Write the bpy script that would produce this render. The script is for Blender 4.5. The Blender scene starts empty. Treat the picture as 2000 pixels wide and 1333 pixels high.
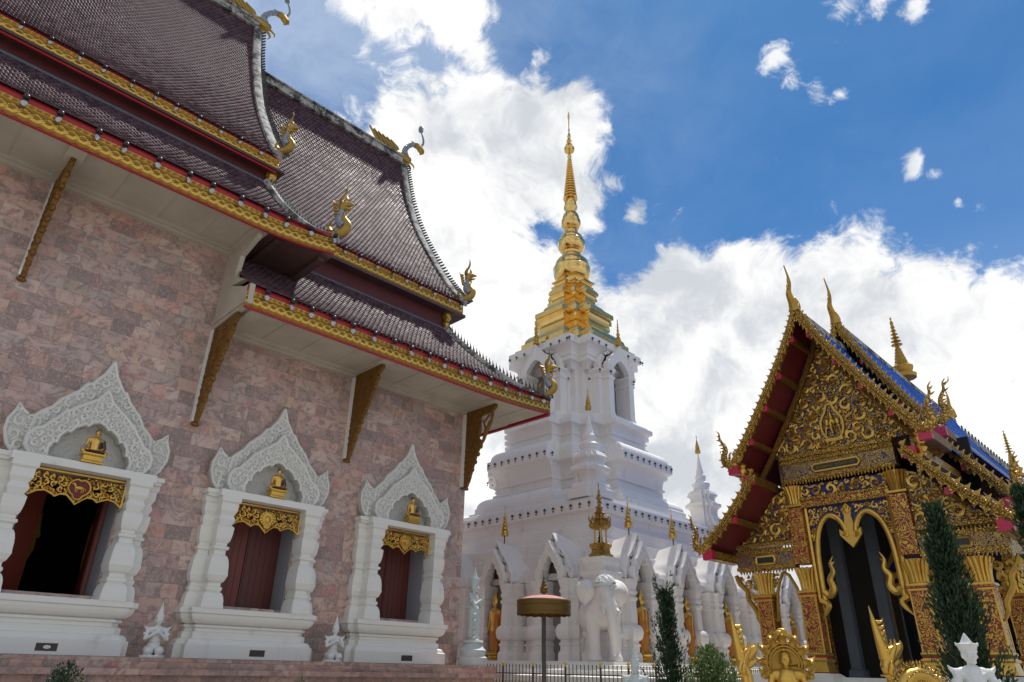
import bpy, math, random
from mathutils import Matrix, Vector
R = math.radians
SC = bpy.context.scene
COL = SC.collection
random.seed(7)
# ---------------------------------------------------------------- camera
GROUND = -1.6                      # eye level is z = 0
PITCH, YAW, ROLL = R(25.6), R(45.5), R(1.2)
cam_d = bpy.data.cameras.new("camera"); cam = bpy.data.objects.new("camera", cam_d); COL.objects.link(cam)
cam_d.sensor_width = 36.0; cam_d.lens = 1338.0 / 2000.0 * 36.0
cam_d.clip_start = 0.1; cam_d.clip_end = 3000
fwd = Vector((math.cos(YAW) * math.cos(PITCH), math.sin(YAW) * math.cos(PITCH), math.sin(PITCH)))
rgt = Vector((math.sin(YAW), -math.cos(YAW), 0)); up = rgt.cross(fwd)
r2 = rgt * math.cos(ROLL) + up * math.sin(ROLL); u2 = up * math.cos(ROLL) - rgt * math.sin(ROLL)
cam.matrix_world = Matrix(((r2.x, u2.x, -fwd.x, 0), (r2.y, u2.y, -fwd.y, 0), (r2.z, u2.z, -fwd.z, 0), (0, 0, 0, 1)))
SC.camera = cam
SC.view_settings.view_transform = 'Standard'; SC.view_settings.look = 'None'
SC.view_settings.exposure = 0.20; SC.view_settings.gamma = 1.0
try: SC.view_settings.use_curve_mapping = False
except Exception: pass
SC.cycles.max_bounces = 6; SC.cycles.diffuse_bounces = 4; SC.cycles.glossy_bounces = 4
SC.cycles.sample_clamp_indirect = 6.0
SC.render.film_transparent = False

def skydir(u, v):
    """world direction of a place in the sky (used only for where the clouds stand)"""
    a, d = (u - 1000) / 1338.0, (v - 666.5) / 1338.0
    x = r2 * a - u2 * d + fwd
    return x.normalized()

# ---------------------------------------------------------------- node helper
class NT:
    def __init__(s, tree): s.t = tree; s.n = tree.nodes; s.l = tree.links
    def new(s, kind, **kw):
        n = s.n.new(kind)
        for k, v in kw.items(): setattr(n, k, v)
        return n
    def put(s, sock, v):
        if hasattr(v, 'links') or isinstance(v, bpy.types.NodeSocket): s.l.new(v, sock)
        elif isinstance(v, (tuple, list, Vector)):
            v = tuple(v)
            if sock.type == 'RGBA' and len(v) == 3: v = v + (1,)
            sock.default_value = v
        else: sock.default_value = v
    def math(s, op, a, b=None, c=None, clamp=False):
        n = s.new('ShaderNodeMath', operation=op, use_clamp=clamp); s.put(n.inputs[0], a)
        if b is not None: s.put(n.inputs[1], b)
        if c is not None: s.put(n.inputs[2], c)
        return n.outputs[0]
    def vmath(s, op, a, b=None, out=0):
        n = s.new('ShaderNodeVectorMath', operation=op); s.put(n.inputs[0], a)
        if b is not None:
            if op == 'SCALE': s.put(n.inputs[3], b)
            else: s.put(n.inputs[1], b)
        return n.outputs[out]
    def mix(s, f, a, b, mode='MIX'):
        n = s.new('ShaderNodeMix', data_type='RGBA', blend_type=mode)
        s.put(n.inputs[0], f); s.put(n.inputs[6], a); s.put(n.inputs[7], b); return n.outputs[2]
    def noise(s, vec, scale, detail=4, rough=.5, dist=0, out=0, lac=2.0):
        n = s.new('ShaderNodeTexNoise'); s.put(n.inputs['Vector'], vec); n.inputs['Scale'].default_value = scale
        n.inputs['Detail'].default_value = detail; n.inputs['Roughness'].default_value = rough
        n.inputs['Distortion'].default_value = dist; n.inputs['Lacunarity'].default_value = lac
        return n.outputs[out]
    def ramp(s, f, stops, interp='LINEAR'):
        n = s.new('ShaderNodeValToRGB'); n.color_ramp.interpolation = interp; e = n.color_ramp.elements
        while len(e) < len(stops): e.new(0.5)
        for i, (p, c) in enumerate(stops):
            e[i].position = p; e[i].color = (c, c, c, 1) if not isinstance(c, (tuple, list)) else tuple(c) + (1,)
        s.put(n.inputs[0], f); return n.outputs[0]
    def maprange(s, v, a, b, c=0., d=1., kind='SMOOTHSTEP'):
        n = s.new('ShaderNodeMapRange', interpolation_type=kind); s.put(n.inputs[0], v)
        for i, q in enumerate((a, b, c, d)): s.put(n.inputs[i + 1], q)
        return n.outputs[0]
    def sep(s, v):
        n = s.new('ShaderNodeSeparateXYZ'); s.put(n.inputs[0], v); return n.outputs
    def comb(s, x, y, z):
        n = s.new('ShaderNodeCombineXYZ'); s.put(n.inputs[0], x); s.put(n.inputs[1], y); s.put(n.inputs[2], z); return n.outputs[0]

# ---------------------------------------------------------------- sky, clouds, sun
SUN_EL, SUN_AZ = R(64), R(16)      # azimuth measured from +X towards +Y
world = bpy.data.worlds.new("World"); SC.world = world; world.use_nodes = True
W = NT(world.node_tree); W.n.clear()
out = W.new('ShaderNodeOutputWorld'); bg = W.new('ShaderNodeBackground'); bg.inputs[1].default_value = 0.12
sky = W.new('ShaderNodeTexSky', sky_type='NISHITA', sun_disc=False, sun_elevation=SUN_EL,
            sun_rotation=R(90) - SUN_AZ, air_density=1.0, dust_density=0.3, ozone_density=2.2, altitude=300)
D = W.new('ShaderNodeTexCoord').outputs['Generated']
D = W.vmath('NORMALIZE', D)
skyc = W.mix(1.0, sky.outputs[0], (0.235, 0.535, 0.75), 'MULTIPLY')
# cloud masses standing in the sky: (u, v, radius) -> direction and angular size
MASS = [(900,330,200),(1040,290,160),(870,470,160),(960,600,190),(1120,390,90),(1010,740,200),(1080,560,110),(820,300,70),(760,430,120),
        (780,20,100),(700,10,50),(880,40,80),(935,115,45),(960,170,45),(1062,116,26),(660,240,24),
        (1330,560,110),(1300,700,190),(1450,620,180),(1620,640,200),(1800,610,150),(1900,650,160),(1960,560,60),(1480,780,260),(1290,880,260),(1750,800,260),
        (1240,420,40),(1190,360,34),(1520,105,34),(1560,140,34),(1600,165,28),(1640,185,18),(1640,25,40),(1720,0,34),(1790,10,36),(1790,320,22),(1830,340,20),(1870,395,12),
        (2050,900,220),(1650,1000,300),(1200,1050,240),(900,1000,120),(760,880,200),(2150,650,200),(300,400,250)]
bias = None; wisp = None
for (u, v, rad) in MASS:
    c = skydir(u, v); r_ = rad / 1338.0 * (1.0 / (1 + ((u-1000)**2 + (v-666)**2) / 1338.0**2)) ** .5
    dd = W.vmath('DISTANCE', D, tuple(c), out=1)
    f = W.math('MULTIPLY_ADD', dd, -1.0 / r_, 1.0)          # 1 at the heart, 0 at the rim
    small = rad <= 50 and u > 1400 or rad < 30
    f = W.math('MULTIPLY', W.math('MAXIMUM', f, -1.2), min(1.1, .12 + r_ * 8) if not small else .42)
    f = W.math('MAXIMUM', f, -0.45)
    if small: wisp = f if wisp is None else W.math('SMOOTH_MAX', wisp, f, 0.12)
    else: bias = f if bias is None else W.math('SMOOTH_MAX', bias, f, 0.10)
back = W.maprange(W.vmath('DOT_PRODUCT', D, tuple(fwd), out=1), .35, -.1, -.45, .16)     # unseen cloud cover added out of view for more neutral light
bias = W.math('MAXIMUM', bias, back)
wv = W.vmath('ADD', D, W.vmath('SCALE', W.vmath('SUBTRACT', W.noise(D, 6.0, 3, .55, out=1), (.5, .5, .5)), .13))
n1 = W.noise(wv, 6.0, 10, .62)
n2 = W.noise(W.vmath('ADD', W.vmath('MULTIPLY', wv, (1, 1, 1.5)), (3.1, 1.7, .4)), 24.0, 7, .66)
nn = W.math('ADD', W.math('MULTIPLY', W.math('SUBTRACT', n1, .5), 1.9), W.math('MULTIPLY', W.math('SUBTRACT', n2, .5), .62))
dens = W.math('ADD', bias, nn)
mask = W.maprange(dens, -0.05, 0.24)
wn = W.math('ADD', W.math('MULTIPLY', W.math('SUBTRACT', W.noise(W.vmath('ADD', wv, (5, 2, 7)), 14.0, 9, .68), .5), 2.6), wisp)
mask = W.math('MAXIMUM', mask, W.math('MULTIPLY', W.maprange(wn, -0.05, 0.42), .85))
# thin veil, thicker towards the left
left = W.math('ADD', W.math('MULTIPLY', W.vmath('DOT_PRODUCT', D, tuple(-r2), out=1), 1.35), .40, clamp=True)
veil = W.math('MULTIPLY', W.maprange(W.noise(W.vmath('MULTIPLY', wv, (1, 1, 2.0)), 2.6, 8, .62), .28, .72), W.math('MULTIPLY_ADD', left, .85, .10))
low = W.maprange(W.sep(D)[2], .62, .05, 0, .75)
veil = W.math('MAXIMUM', veil, low)
# shading inside the clouds: grey bellies, bright crowns
up_s = W.noise(W.vmath('ADD', wv, (0, 0, -.05)), 6.0, 10, .62)
relief = W.math('SUBTRACT', n1, up_s)
shade = W.math('ADD', W.math('MULTIPLY', relief, 2.1), W.math('MULTIPLY', W.math('SUBTRACT', W.noise(wv, 3.6, 6, .55), .5), 2.3))
lit = W.maprange(W.math('ADD', shade, W.math('MULTIPLY', W.math('MINIMUM', dens, .6), -.10)), -.52, .26)
cloudc = W.mix(lit, (4.7, 4.95, 5.3), (7.9, 7.85, 7.75))
col = W.mix(W.math('MULTIPLY', veil, .9), skyc, (4.5, 5.3, 6.5))
dim = W.maprange(W.vmath('DOT_PRODUCT', D, tuple(fwd), out=1), .25, -.25, 1.0, .80)      # unseen added cloud greyed behind the viewer to lower light on the facade
cloudc = W.vmath('SCALE', cloudc, dim)
col = W.mix(mask, col, cloudc)
W.put(bg.inputs[0], col); W.l.new(bg.outputs[0], out.inputs[0])

sl = bpy.data.lights.new("sun", 'SUN'); sl.energy = 3.9; sl.angle = R(1.2); sl.color = (1, .955, .88)
sun = bpy.data.objects.new("sun", sl); COL.objects.link(sun)
sd = Vector((math.cos(SUN_EL) * math.cos(SUN_AZ), math.cos(SUN_EL) * math.sin(SUN_AZ), math.sin(SUN_EL)))
sun.rotation_euler = (-sd).to_track_quat('-Z', 'Y').to_euler()

# ---------------------------------------------------------------- mesh builder
ORG = {}
class MB:
    def __init__(s): s.v = []; s.f = []; s.t = []; s.M = Matrix.Identity(4); s.tint = 0.5
    def add(s, vs, fs):
        b = len(s.v); M = s.M
        for p in vs:
            q = M @ Vector(p); s.v.append((q.x, q.y, q.z)); s.t.append(s.tint)
        s.f += [tuple(i + b for i in f) for f in fs]
    def box(s, x0, x1, y0, y1, z0, z1):
        s.add([(x0,y0,z0),(x1,y0,z0),(x1,y1,z0),(x0,y1,z0),(x0,y0,z1),(x1,y0,z1),(x1,y1,z1),(x0,y1,z1)],
              [(3,2,1,0),(4,5,6,7),(0,1,5,4),(1,2,6,5),(2,3,7,6),(3,0,4,7)])
    def rings(s, rs, cap=True, closed=True):
        n = len(rs[0]); vs = [p for r in rs for p in r]; fs = []
        m = n if closed else n - 1
        for i in range(len(rs) - 1):
            for j in range(m):
                k = (j + 1) % n; fs.append((i*n+j, i*n+k, (i+1)*n+k, (i+1)*n+j))
        if cap and closed: fs.append(tuple(reversed(range(n)))); fs.append(tuple((len(rs)-1)*n + j for j in range(n)))
        s.add(vs, fs)
    def lathe(s, prof, c=(0,0,0), seg=20, sx=1, sy=1, rot=0):
        s.rings([[(c[0]+r*sx*math.cos(2*math.pi*j/seg+rot), c[1]+r*sy*math.sin(2*math.pi*j/seg+rot), c[2]+z) for j in range(seg)] for r, z in prof])
    def tube(s, pts, rad, seg=8, flat=1.0, upv=(0,0,1)):
        pts = [Vector(p) for p in pts]; n = len(pts)
        if 3 <= n <= 12 and isinstance(rad, (list, tuple)) and seg >= 5:      # round out hand-placed bends
            k = 4; pts = smoothline(pts, (n-1)*k); rad = [lerp(rad[i//k], rad[min(i//k+1, n-1)], (i % k)/k) for i in range((n-1)*k+1)]; n = len(pts)
        if not isinstance(rad, (list, tuple)): rad = [rad] * n
        rs = []; prev = None
        for i, p in enumerate(pts):
            t = (pts[min(i+1, n-1)] - pts[max(i-1, 0)])
            t = t.normalized() if t.length > 1e-9 else Vector((0,0,1))
            if prev is None:
                u = Vector(upv)
                if abs(u.dot(t)) > .95: u = Vector((1,0,0)) if abs(t.x) < .9 else Vector((0,1,0))
                a = (u - t * u.dot(t)).normalized()
            else: a = (prev - t * prev.dot(t)).normalized()
            prev = a; b = t.cross(a)
            rs.append([p + a * (rad[i]*flat*math.cos(2*math.pi*j/seg)) + b * (rad[i]*math.sin(2*math.pi*j/seg)) for j in range(seg)])
        s.rings(rs)
    def ball(s, c, r, seg=12, rg=8):
        if not isinstance(r, (tuple, list)): r = (r, r, r)
        rs = []
        for i in range(1, rg):
            a = math.pi * i / rg
            rs.append([(c[0]+r[0]*math.sin(a)*math.cos(2*math.pi*j/seg), c[1]+r[1]*math.sin(a)*math.sin(2*math.pi*j/seg), c[2]-r[2]*math.cos(a)) for j in range(seg)])
        b = len(s.v); s.rings(rs, cap=False)
        k = len(s.v); s.add([(c[0], c[1], c[2]-r[2]), (c[0], c[1], c[2]+r[2])], [])
        for j in range(seg):
            s.f.append((k, b+(j+1) % seg, b+j)); t = b+(rg-2)*seg; s.f.append((k+1, t+j, t+(j+1) % seg))
    def limb(s, p, q, r0, r1, seg=10):
        p, q = Vector(p), Vector(q); d = (q-p)
        if d.length < 1e-6: return
        d.normalize(); P = [p - d*r0*.98, p - d*r0*.7, p, q, q + d*r1*.7, q + d*r1*.98]
        s.tube(P, [r0*.15, r0*.72, r0, r1, r1*.72, r1*.15], seg)
    def prism(s, poly, fn, t0, t1):
        """poly: 2-D outline (a, b); fn(a, b, t) -> point"""
        n = len(poly); s.add([fn(a, b, t0) for a, b in poly] + [fn(a, b, t1) for a, b in poly],
              [tuple(range(n)), tuple(reversed(range(n, 2*n)))] + [(j, j+n, (j+1) % n + n, (j+1) % n) for j in range(n)])
    def grid(s, fn, nu, nv):
        vs = [fn(i/nu, j/nv) for i in range(nu+1) for j in range(nv+1)]
        s.add(vs, [(i*(nv+1)+j, (i+1)*(nv+1)+j, (i+1)*(nv+1)+j+1, i*(nv+1)+j+1) for i in range(nu) for j in range(nv)])
    def build(s, name, mat, parent=None, loc=None, smooth=None, label=None, org=None):
        me = bpy.data.meshes.new(name)
        if parent is not None and org is None: o_ = ORG.get(parent.name, Vector((0,0,0)))
        else: o_ = Vector(loc) if loc is not None else (org or Vector((0,0,0)))
        me.from_pydata([(x-o_.x, y-o_.y, z-o_.z) for x, y, z in s.v], [], s.f)
        if org is None and len(set(s.t)) > 1:
            at = me.attributes.new('tint', 'FLOAT', 'POINT'); at.data.foreach_set('value', s.t)
        me.materials.append(mat); me.validate()
        bmfix(me)
        if smooth:
            me.shade_smooth(); me.set_sharp_from_angle(angle=R(smooth))
        ob = bpy.data.objects.new(name, me); COL.objects.link(ob)
        if parent is not None: ob.parent = parent; ORG[ob.name] = o_
        else: ob.location = o_; ORG[ob.name] = o_
        if label: ob['label'] = label
        return ob
import bmesh
def bmfix(me):
    b = bmesh.new(); b.from_mesh(me); bmesh.ops.recalc_face_normals(b, faces=b.faces); b.to_mesh(me); b.free()
def organic(mb, name, mat, parent, voxel, it=4, fac=.6, label=None):
    """melt the overlapping limbs of a figure into one continuous skin"""
    ob = mb.build(name, mat, parent, label=label)
    m = ob.modifiers.new('r', 'REMESH'); m.mode = 'VOXEL'; m.voxel_size = voxel; m.use_smooth_shade = True
    k = ob.modifiers.new('s', 'SMOOTH'); k.iterations = it; k.factor = fac
    dg = bpy.context.evaluated_depsgraph_get(); me = bpy.data.meshes.new_from_object(ob.evaluated_get(dg))
    old = ob.data; ob.modifiers.clear(); ob.data = me; me.name = name; bpy.data.meshes.remove(old)
    if not me.materials: me.materials.append(mat)
    me.shade_smooth(); return ob
def tag(o, label=None, cat=None, group=None, kind=None):
    if label: o['label'] = label
    if cat: o['category'] = cat
    if group: o['group'] = group
    if kind: o['kind'] = kind
    return o
def thing(name, label, cat, loc=(0,0,0), group=None, here=True):
    """Empty at the base of a thing; here=False: parts are modelled around the origin and moved with it"""
    o = bpy.data.objects.new(name, None); COL.objects.link(o); o.location = loc; o.empty_display_size = .2
    ORG[o.name] = Vector(loc) if here else Vector((0,0,0))
    return tag(o, label, cat, group)
def dup(root, loc, rotz=0, label=None, scale=None, group=None):
    def cp(o, par):
        c = o.copy(); COL.objects.link(c)
        if par is not None: c.parent = par
        for ch in list(o.children): cp(ch, c)
        return c
    r = cp(root, None); r.location = loc; r.rotation_euler = (0, 0, rotz)
    if scale: r.scale = (scale,)*3
    return tag(r, label, None, group)
def lerp(a, b, t): return a + (b-a)*t
def pl(pts, t):
    """point at fraction t (by index) of a polyline"""
    x = t*(len(pts)-1); i = min(int(x), len(pts)-2); f = x-i
    return tuple(lerp(a, b, f) for a, b in zip(pts[i], pts[i+1]))
def smoothline(pts, n):
    """Catmull-Rom through pts, n samples"""
    P = [Vector(p) for p in pts]; P = [P[0]*2-P[1]] + P + [P[-1]*2-P[-2]]; out = []
    m = len(pts)-1
    for k in range(n+1):
        x = k/n*m; i = min(int(x), m-1); t = x-i; a, b, c, d = P[i:i+4]
        out.append(.5*((2*b)+(c-a)*t+(2*a-5*b+4*c-d)*t*t+(3*b-a-3*c+d)*t**3))
    return out
def inpoly(x, y, poly):
    c = False; n = len(poly)
    for i in range(n):
        x1, y1 = poly[i]; x2, y2 = poly[i-1]
        if (y1 > y) != (y2 > y) and x < (x2-x1)*(y-y1)/(y2-y1)+x1: c = not c
    return c
def pdist(x, y, poly):
    b = 1e9; n = len(poly)
    for i in range(n):
        x1, y1 = poly[i]; x2, y2 = poly[i-1]; dx, dy = x2-x1, y2-y1; L = dx*dx+dy*dy or 1e-9
        t = max(0, min(1, ((x-x1)*dx+(y-y1)*dy)/L)); b = min(b, math.hypot(x-x1-t*dx, y-y1-t*dy))
    return b
def scroll(mb, cx, cy, r, fn, w, d=1, ph=0, seg=5, turns=1.35):
    n = 11; pts = []
    for i in range(n):
        t = i/(n-1); a = ph + d*turns*2*math.pi*t; rr = r*(1-.82*t); pts.append(fn(cx+rr*math.cos(a), cy+rr*math.sin(a), 0))
    mb.tube(pts, [w*(.35+.9*math.sin(math.pi*min(1, i/(n-1)*1.05+.05))) for i in range(n-1)]+[w*1.25], seg, upv=(.01, .02, .03))
    for k in range(3):            # leaf tips thrown off the scroll
        a = ph + d*(.5+k*1.7); rr = r*.95
        p = (cx+rr*.85*math.cos(a), cy+rr*.85*math.sin(a)); a2 = a - d*.75
        q = (cx+rr*1.28*math.cos(a2), cy+rr*1.28*math.sin(a2))
        mb.tube([fn(p[0], p[1], 0), fn((p[0]+q[0])/2+.05*r*math.cos(a), (p[1]+q[1])/2+.05*r*math.sin(a), w*.5), fn(q[0], q[1], 0)], [w*.9, w*.85, w*.15], 4, upv=(.01, .02, .03))
def scrollfill(mb, poly, fn, rmax, rmin, w, holes=(), tries=2500, seed=1):
    rnd = random.Random(seed); xs = [p[0] for p in poly]; ys = [p[1] for p in poly]; cs = []
    for k in range(tries):
        r = rmax*(rmin/rmax)**(k/tries); x = rnd.uniform(min(xs), max(xs)); y = rnd.uniform(min(ys), max(ys))
        if not inpoly(x, y, poly) or pdist(x, y, poly) < r*1.02: continue
        if any(inpoly(x, y, h) or pdist(x, y, h) < r for h in holes): continue
        if any((x-a)**2+(y-b)**2 < (r+c)**2*.97 for a, b, c in cs): continue
        cs.append((x, y, r))
    for x, y, r in cs: scroll(mb, x, y, r*.93, fn, w*(.55+.45*r/rmax), rnd.choice((-1, 1)), rnd.uniform(0, 6.28), seg=4, turns=1.3 if r > rmin*1.6 else .9)
    return len(cs)
# ---------------------------------------------------------------- materials
def newmat(name):
    m = bpy.data.materials.new(name); m.use_nodes = True; t = NT(m.node_tree); b = t.n.get('Principled BSDF')
    return m, t, b
def obco(t): return t.new('ShaderNodeTexCoord').outputs['Object']
def worldco(t): return t.new('ShaderNodeNewGeometry').outputs['Position']
def bump(t, b, h, strength=.4, dist=.02):
    n = t.new('ShaderNodeBump'); n.inputs['Strength'].default_value = strength; n.inputs['Distance'].default_value = dist
    t.put(n.inputs['Height'], h); t.l.new(n.outputs[0], b.inputs['Normal'])
def plain(name, c, rough=.6, metal=0., c2=None, vs=3., va=.5, bs=None, bst=.3, bd=.01, spec=None, coat=0, vcontrast=(.35, .65)):
    m, t, b = newmat(name); P = obco(t)
    if c2 is not None: t.put(b.inputs['Base Color'], t.mix(t.maprange(t.noise(P, vs, 6, .6, .4), *vcontrast, 0, va), c, c2))
    else: t.put(b.inputs['Base Color'], c)
    b.inputs['Roughness'].default_value = rough; b.inputs['Metallic'].default_value = metal
    if spec is not None: b.inputs['Specular IOR Level'].default_value = spec
    if coat: b.inputs['Coat Weight'].default_value = coat
    if bs: bump(t, b, t.noise(P, bs, 5, .6), bst, bd)
    return m
def marble(name, tw, th, tone=1.0):
    m, t, b = newmat(name); P = worldco(t); X, Y, Z = t.sep(P)
    U = t.math('ADD', X, Y)
    row = t.math('FLOOR', t.math('DIVIDE', Z, th))
    rn = t.new('ShaderNodeTexWhiteNoise', noise_dimensions='1D'); t.put(rn.inputs['W'], row)
    uo = t.math('ADD', t.math('DIVIDE', U, t.math('MULTIPLY', tw, t.math('MULTIPLY_ADD', rn.outputs[0], .7, .65))), t.math('MULTIPLY', rn.outputs[0], 3.7))
    colm = t.math('FLOOR', uo)
    wn = t.new('ShaderNodeTexWhiteNoise', noise_dimensions='2D'); t.put(wn.inputs['Vector'], t.comb(colm, row, 0))
    cell = wn.outputs['Color']; val = wn.outputs['Value']
    base = t.ramp(val, [(0, (.20, .165, .155)), (.14, (.33, .25, .225)), (.30, (.52, .41, .355)), (.48, (.55, .375, .32)), (.62, (.41, .36, .33)), (.76, (.64, .53, .46)), (.88, (.54, .35, .27)), (.95, (.28, .255, .24)), (1, (.60, .47, .34))])
    Q = t.vmath('ADD', P, t.vmath('SCALE', cell, 9.0))
    sep = t.new('ShaderNodeVectorRotate', rotation_type='AXIS_ANGLE'); t.put(sep.inputs['Vector'], Q); sep.inputs['Axis'].default_value = (0, 1, 0); t.put(sep.inputs['Angle'], t.math('MULTIPLY_ADD', val, 2.4, -1.2))
    rotf = t.vmath('MULTIPLY', sep.outputs[0], (1.0, 1.0, 1.5))
    v1 = t.noise(rotf, 2.3, 8, .70, 1.8); v2 = t.noise(t.vmath('ADD', rotf, (9, 3, 1)), 4.5, 7, .72, 2.4)
    c = t.mix(t.maprange(v1, .44, .62, 0, .85), base, (.19, .165, .165))
    c = t.mix(t.maprange(v2, .50, .64, 0, .70), c, (.58, .36, .32))
    c = t.mix(t.maprange(t.noise(rotf, 1.3, 5, .65, 1.2), .55, .68, 0, .7), c, (.52, .22, .185))
    c = t.mix(t.maprange(t.noise(t.vmath('ADD', rotf, (4, 4, 4)), 8.0, 6, .7, 3.0), .57, .64, 0, .7), c, (.66, .60, .57))
    c = t.mix(t.maprange(t.noise(P, .35, 4, .6), .35, .7, 0, .22), c, (.22, .18, .17))
    fz = t.math('FRACT', t.math('DIVIDE', Z, th)); fu = t.math('FRACT', uo)
    ez = t.math('MULTIPLY', t.math('MINIMUM', fz, t.math('SUBTRACT', 1, fz)), th)
    eu = t.math('MULTIPLY', t.math('MINIMUM', fu, t.math('SUBTRACT', 1, fu)), tw)
    e = t.math('MINIMUM', ez, eu)
    line = t.maprange(e, .0, .006)
    c = t.mix(line, t.mix(.45, c, (.16, .12, .12)), c)
    c = t.mix(1.0, t.mix(.06, c, (.50, .40, .36)), (1.07, .985, .95), 'MULTIPLY')
    if tone != 1.0: c = t.mix(1.0, c, (tone, tone*.93, tone*.9), 'MULTIPLY')
    t.put(b.inputs['Base Color'], c)
    t.put(b.inputs['Roughness'], t.math('MULTIPLY_ADD', val, .2, .38))
    bump(t, b, t.math('ADD', t.math('MULTIPLY', line, .4), t.math('MULTIPLY', val, .5)), .7, .012)
    return m
def plaster(name, c=(.74, .74, .74), dirt=.35, dark=(.22, .21, .19), bs=26, bst=.12):
    m, t, b = newmat(name); P = worldco(t)
    S = t.vmath('MULTIPLY', P, (1, 1, .16))
    streak = t.maprange(t.noise(S, 2.6, 7, .68, .3), .50, .82)
    blot = t.maprange(t.noise(P, 1.1, 6, .66), .42, .78)
    c1 = t.mix(t.math('MULTIPLY', t.math('MULTIPLY', streak, blot), dirt*1.9, clamp=True), c, dark)
    c1 = t.mix(t.maprange(t.noise(P, .5, 5, .6), .3, .8, 0, dirt*.35), c1, (.60, .57, .53))
    t.put(b.inputs['Base Color'], c1); b.inputs['Roughness'].default_value = .62
    bump(t, b, t.noise(P, bs, 5, .7), bst, .01)
    return m
def lichen(name):
    m, t, b = newmat(name); P = obco(t)
    k = t.maprange(t.noise(P, 2.6, 8, .72, .5), .44, .58)
    c = t.mix(k, (.42, .41, .38), (.055, .055, .05)); c = t.mix(t.maprange(t.noise(P, 9, 4, .6), .55, .7, 0, .5), c, (.16, .17, .12))
    t.put(b.inputs['Base Color'], c); b.inputs['Roughness'].default_value = .85; bump(t, b, t.noise(P, 20, 5, .7), .4, .02); return m
def tiles(name, c, c2, rough=.24, spec=.6):
    m, t, b = newmat(name); a = t.new('ShaderNodeAttribute', attribute_name='tint').outputs['Fac']
    P = obco(t); col = t.mix(a, c, c2)
    col = t.mix(t.maprange(t.noise(P, .8, 6, .65), .5, .75, 0, .45), col, tuple(q*.45+.012 for q in c))
    t.put(b.inputs['Base Color'], col)
    t.put(b.inputs['Roughness'], t.math('ADD', t.math('MULTIPLY', a, .16), t.math('MULTIPLY_ADD', t.noise(P, 1.2, 5, .6), .25, rough-.10)))
    b.inputs['Specular IOR Level'].default_value = spec
    return m
def goldm(name, c=(.80, .50, .13), rough=.30, metal=.9, pat=None, dark=(.20, .09, .02), bst=.5):
    m, t, b = newmat(name); P = obco(t)
    n = t.maprange(t.noise(P, 3.0, 6, .65), .42, .75, 0, .55)
    col = t.mix(n, c, tuple(q*.62 for q in c))
    h = t.noise(P, 14, 6, .65)
    if pat:
        w = t.vmath('ADD', P, t.vmath('SCALE', t.noise(P, pat*.6, 2, .5, out=1), 2.2/pat))
        v = t.new('ShaderNodeTexVoronoi', feature='DISTANCE_TO_EDGE'); t.put(v.inputs['Vector'], w); v.inputs['Scale'].default_value = pat
        hh = t.maprange(v.outputs['Distance'], .02, .22); col = t.mix(hh, dark, col); h = t.math('MULTIPLY', hh, 1.0)
    t.put(b.inputs['Base Color'], col); b.inputs['Metallic'].default_value = metal
    t.put(b.inputs['Roughness'], t.math('MULTIPLY_ADD', t.noise(P, 5, 5, .6), .25, rough-.1))
    bump(t, b, h, bst, .02 if pat else .008)
    return m
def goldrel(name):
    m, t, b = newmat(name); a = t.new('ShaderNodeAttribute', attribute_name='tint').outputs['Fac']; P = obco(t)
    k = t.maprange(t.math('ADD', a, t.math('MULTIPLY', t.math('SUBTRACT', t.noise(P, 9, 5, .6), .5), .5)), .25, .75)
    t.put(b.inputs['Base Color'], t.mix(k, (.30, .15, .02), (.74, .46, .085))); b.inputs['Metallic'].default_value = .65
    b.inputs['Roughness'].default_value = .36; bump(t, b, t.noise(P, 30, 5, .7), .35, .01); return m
def mosaic(name, ground, gold=(.62, .37, .07), sc=7.0, thr=(.35, .62), metal=.75):
    """gilded scrollwork standing on a coloured ground"""
    m, t, b = newmat(name); P = obco(t)
    w = t.vmath('ADD', P, t.vmath('SCALE', t.vmath('SUBTRACT', t.noise(P, sc*.5, 2, .5, out=1), (.5, .5, .5)), 3.2/sc))
    v = t.new('ShaderNodeTexVoronoi', feature='F1'); t.put(v.inputs['Vector'], w); v.inputs['Scale'].default_value = sc
    ring = t.math('ABSOLUTE', t.math('SINE', t.math('MULTIPLY', v.outputs['Distance'], 9.5)))
    k = t.maprange(ring, *thr)
    c = t.mix(k, ground, gold)
    t.put(b.inputs['Base Color'], c); t.put(b.inputs['Metallic'], t.math('MULTIPLY', k, metal)); b.inputs['Roughness'].default_value = .36
    bump(t, b, k, .7, .02); return m
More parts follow.
